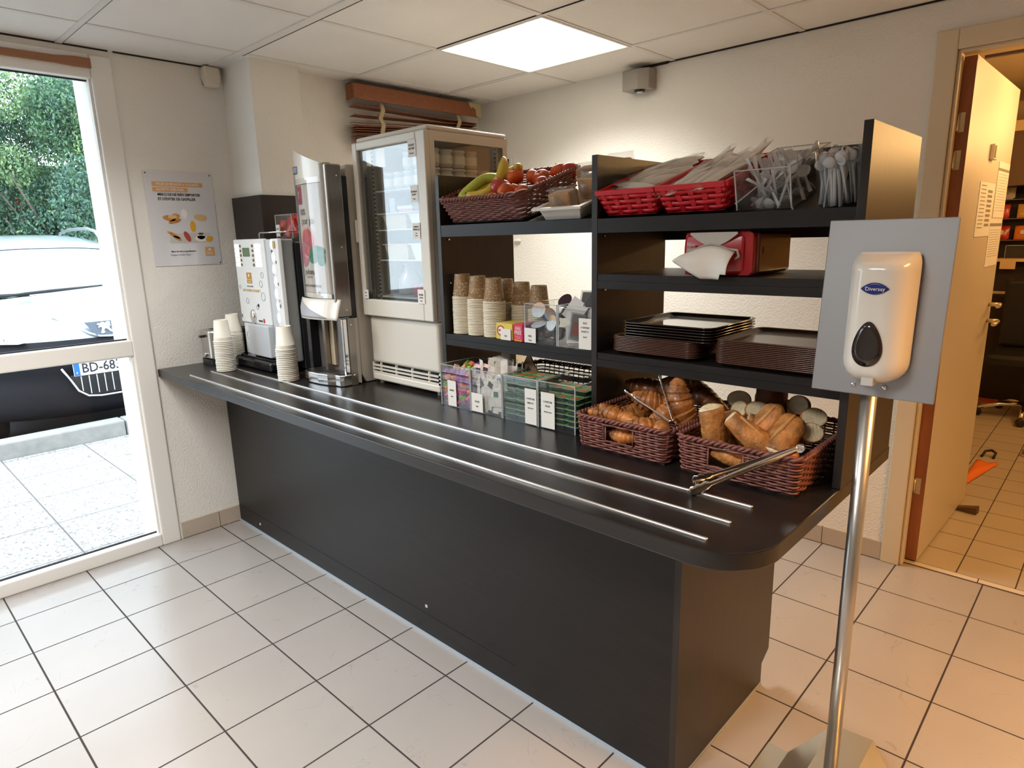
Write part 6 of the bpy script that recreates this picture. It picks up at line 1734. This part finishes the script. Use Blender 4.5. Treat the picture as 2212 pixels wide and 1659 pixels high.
# headlamp (left one in view)
for s in (-1, 1):
    b = NB()

    out = [(YC + s * y, z) for y, z in ((.615, .775), (.70, .83), (.86, .875), (.90, .80), (.84, .735), (.60, .725), (.555, .735))]
    def lx(y): return -2.655 - .35 * (abs(y - YC) / .88) ** 2.6
    fr_ = [b.verts.new((lx(y) - (z - .7) * .35 + .015, y, z)) for y, z in out]; bk = [b.verts.new((lx(y) - (z - .7) * .35 - .08, y, z)) for y, z in out]
    b.faces.new(fr_); n = len(out)
    for i in range(n): b.faces.new((fr_[i], fr_[(i + 1) % n], bk[(i + 1) % n], bk[i]))
    bmesh.ops.recalc_face_normals(b, faces=b.faces)
    obj('headlamp', b, mat('headlamp_lens', (.62, .66, .70), .1, .3, coat=1.0), car, world=True)
    hl = [o for o in bpy.data.objects if o.name.startswith('headlamp')][-1]
    for y, z, r in ((.66, .76, .022), (.75, .79, .035)):
        b = NB(); lathe(b, [(r, 0), (r * .8, .006), (r * .3, .002)], 20, face_mat((lx(YC + s * y) - .005, YC + s * y, z), (0, 1, 0), (0, 0, 1))); obj('reflector', b, CHROME, car, world=True)
# grille opening with chrome surround
def bx(z): return {0: 0}.get(0) or -2.618
b = NB(); rprism(b, [(YC - .30, .335), (YC - .22, .285), (YC + .22, .285), (YC + .30, .335), (YC + .34, .46), (YC - .34, .46)], 0, .004, F_right(-2.622, 0, 0)); obj('grille_opening', b, BLACKG, car, world=True)
CHM = mat('car_chrome', (.85, .87, .9), .12, .9)
b = NB()
for i in range(11):
    y = YC - .27 + i * .054; zl = .300 if abs(y - YC) < .23 else .33
    box(b, (-2.617, y - .0035, zl), (-2.611, y + .0035, .445))
obj('grille_bars', b, CHM, car, world=True)
b = NB(); tube(b, [(-2.632, YC - .385, .52), (-2.622, YC - .345, .44), (-2.614, YC - .30, .335), (-2.61, YC - .24, .285), (-2.608, YC - .15, .272), (-2.608, YC + .15, .272), (-2.61, YC + .24, .285), (-2.614, YC + .30, .335), (-2.622, YC + .345, .44), (-2.632, YC + .385, .52)], .009, 6); obj('grille_surround', b, CHM, car, world=True)
# upper V surround with the lion badge
b = NB()
tube(b, [(-2.95, YC - .34, .905), (-2.80, YC - .24, .838), (-2.715, YC - .14, .762), (-2.69, YC - .08, .735), (-2.685, YC, .728), (-2.69, YC + .08, .735), (-2.715, YC + .14, .762), (-2.80, YC + .24, .838), (-2.95, YC + .34, .905)], .010, 6, sy=1.0)
obj('badge_surround', b, CHM, car, world=True)
bM = T(-2.705, YC - .035, .795) @ RY(-16)
b = NB(); rprism(b, [(-.13, .055), (.16, .055), (.12, -.05), (.07, -.062), (-.06, -.062)], 0, .004, bM @ face_mat((0, 0, 0), (0, 1, 0), (0, 0, 1))); obj('badge_field', b, mat('badge_grey', (.10, .13, .17), .4), car, world=True)
lion = [(-.055, .030), (-.045, .040), (-.030, .036), (-.022, .044), (-.006, .046), (.004, .038), (.010, .040), (.020, .048), (.038, .048), (.044, .036), (.038, .026), (.046, .018), (.036, .010), (.030, -.004), (.040, -.018), (.054, -.024), (.058, -.036), (.044, -.040), (.030, -.034), (.018, -.016), (.006, -.008),
        (-.006, -.010), (-.010, -.026), (-.004, -.040), (-.026, -.046), (-.038, -.040), (-.030, -.026), (-.024, -.010), (-.022, .004), (-.034, .006), (-.044, .000), (-.048, .012), (-.036, .018), (-.046, .024)]
b = NB(); rprism(b, lion, .004, .010, bM @ face_mat((0, 0, 0), (0, 1, 0), (0, 0, 1)) @ T(.005, 0, 0)); obj('lion_badge', b, CHM, car, world=True)
b = NB(); rbox(b, (-2.652, YC - .46, .655), (-2.640, YC - .40, .665), .002, 1); obj('side_marker', b, mat('marker_amber', (.6, .4, .15), .3), car, world=True)
# plate
pt = thing('number_plate'); pt.parent = car
YP = .325
b = NB(); rbox(b, (-2.606, YP, .452), (-2.598, YP + .52, .562), .003, 2); obj('plate_sheet', b, mat('plate_white', (.80, .80, .80), .4), pt, world=True)
b = NB(); box(b, (-2.5978, YP + .003, .455), (-2.5965, YP + .042, .559)); obj('blue_band', b, mat('plate_blue', (.02, .16, .50), .4), pt, world=True)
text('F', .026, mat('plate_white', 0), pt, F_right(-2.5963, YP + .022, .475)); 
text('BD-683', .105, NVY, pt, F_right(-2.5973, YP + .055, .505), align='LEFT', bold=.012, squeeze=.85)
# wipers
for pts in ([(-3.60, .0, 1.02), (-3.585, .28, 1.045), (-3.59, .46, 1.055), (-3.62, .86, 1.075)], [(-3.60, -.40, 1.02), (-3.585, -.1, 1.045), (-3.60, .30, 1.035)]):
    b = NB(); tube(b, [(x + .06, y, z + .015) for x, y, z in pts], [.007, .011, .012, .006][:len(pts)], 6, sy=1.3); obj('wiper', b, BLACKP, car, world=True)

# ================================================================== trees and hedge
LEAFS = []
for n, c in (('dark_leaf', (.055, .13, .075)), ('mid_leaf', (.10, .21, .10)), ('light_leaf', (.20, .32, .13)), ('blue_leaf', (.09, .19, .14))):
    m = mat(n, c, .6, var=.3, vscale=3); LEAFS.append(m)
RDL = mat('red_leaf', (.35, .07, .05), .6); BARK = mat('bark', (.13, .11, .09), .9, var=.3, vscale=20, bump=.4, bscale=30)
def foliage(parent, blobs, n, size, seed, name='foliage', reds=0):
    rnd = random.Random(seed); b = NB(); tot = sum(r[0] * r[1] * r[2] for _, r in blobs)
    for c, r in blobs:
        k = int(n * (r[0] * r[1] * r[2]) / tot) + 20
        ci = rnd.randrange(4)
        for _ in range(k):
            while True:
                d = Vector((rnd.uniform(-1, 1), rnd.uniform(-1, 1), rnd.uniform(-1, 1)))
                if .45 < d.length < 1: break
            p = Vector((c[0] + d.x * r[0], c[1] + d.y * r[1], c[2] + d.z * r[2]))
            s = size * rnd.uniform(.6, 1.4); q = Euler((rnd.uniform(0, 6), rnd.uniform(0, 6), rnd.uniform(0, 6))).to_matrix()
            vs = [b.verts.new(p + q @ Vector(t)) for t in ((-s, 0, 0), (0, -s * .5, s * .15), (s, 0, 0), (0, s * .5, s * .15))]
            f = b.faces.new(vs); f.material_index = ci if rnd.random() < .7 else rnd.randrange(4)
            if reds and rnd.random() < reds and abs(c[2] - 1.9) < .5: f.material_index = 4
    return obj(name, b, LEAFS + [RDL], parent, world=True)
def tree(label, x, y, h, w, seed, n=9000, size=.055, reds=0):
    t = thing('tree', label, 'tree', loc=(x, y, -.1)); rnd = random.Random(seed)
    b = NB(); tube(b, [(x, y, -.1), (x + .05, y + .03, h * .3), (x - .03, y, h * .65)], [.10, .075, .04], 10)
    for k in range(7):
        a = rnd.uniform(0, 6.3); z0 = h * rnd.uniform(.2, .55); tube(b, [(x, y, z0), (x + math.cos(a) * w * .3, y + math.sin(a) * w * .3, z0 + h * .12), (x + math.cos(a) * w * .6, y + math.sin(a) * w * .6, z0 + h * .28)], [.035, .022, .01], 6)
    obj('trunk', b, BARK, t, world=True)
    bl_ = [((x + rnd.uniform(-.7, .7) * w, y + rnd.uniform(-.7, .7) * w, h * rnd.uniform(.28, .92)), (w * rnd.uniform(.25, .5), w * rnd.uniform(.25, .5), h * rnd.uniform(.08, .17))) for _ in range(26)]
    foliage(t, bl_, n, size, seed, reds=reds); return t
tree('bluish green tree with a grey trunk, behind the parked car', -8.6, 1.75, 3.9, 1.15, 1, 42000, .026)
tree('light green tree left of the bluish one, reddish leaves low in it', -9.6, .2, 4.3, 1.3, 2, 42000, .026, reds=.10)
tree('tall dark green tree to the right beyond the parking', -10.6, 3.3, 5.0, 1.6, 3, 26000, .034)
tree('green tree further left beyond the parking', -10.2, -1.8, 3.9, 1.7, 5, 14000, .045)
hg = thing('hedge', 'dense green hedge along the far side of the parking', 'hedge', loc=(-11.5, 0, -.1))
rh = random.Random(77)
foliage(hg, [((-11.8 + rh.uniform(-.4, .4), -6 + i * .42, rh.uniform(.3, 3.0)), (.6, .6, .6)) for i in range(30)] + [((-11.9 + rh.uniform(-.2, .4), -6 + i * .5, 1.2), (.6, .7, 1.0)) for i in range(28)], 40000, .05, 78)
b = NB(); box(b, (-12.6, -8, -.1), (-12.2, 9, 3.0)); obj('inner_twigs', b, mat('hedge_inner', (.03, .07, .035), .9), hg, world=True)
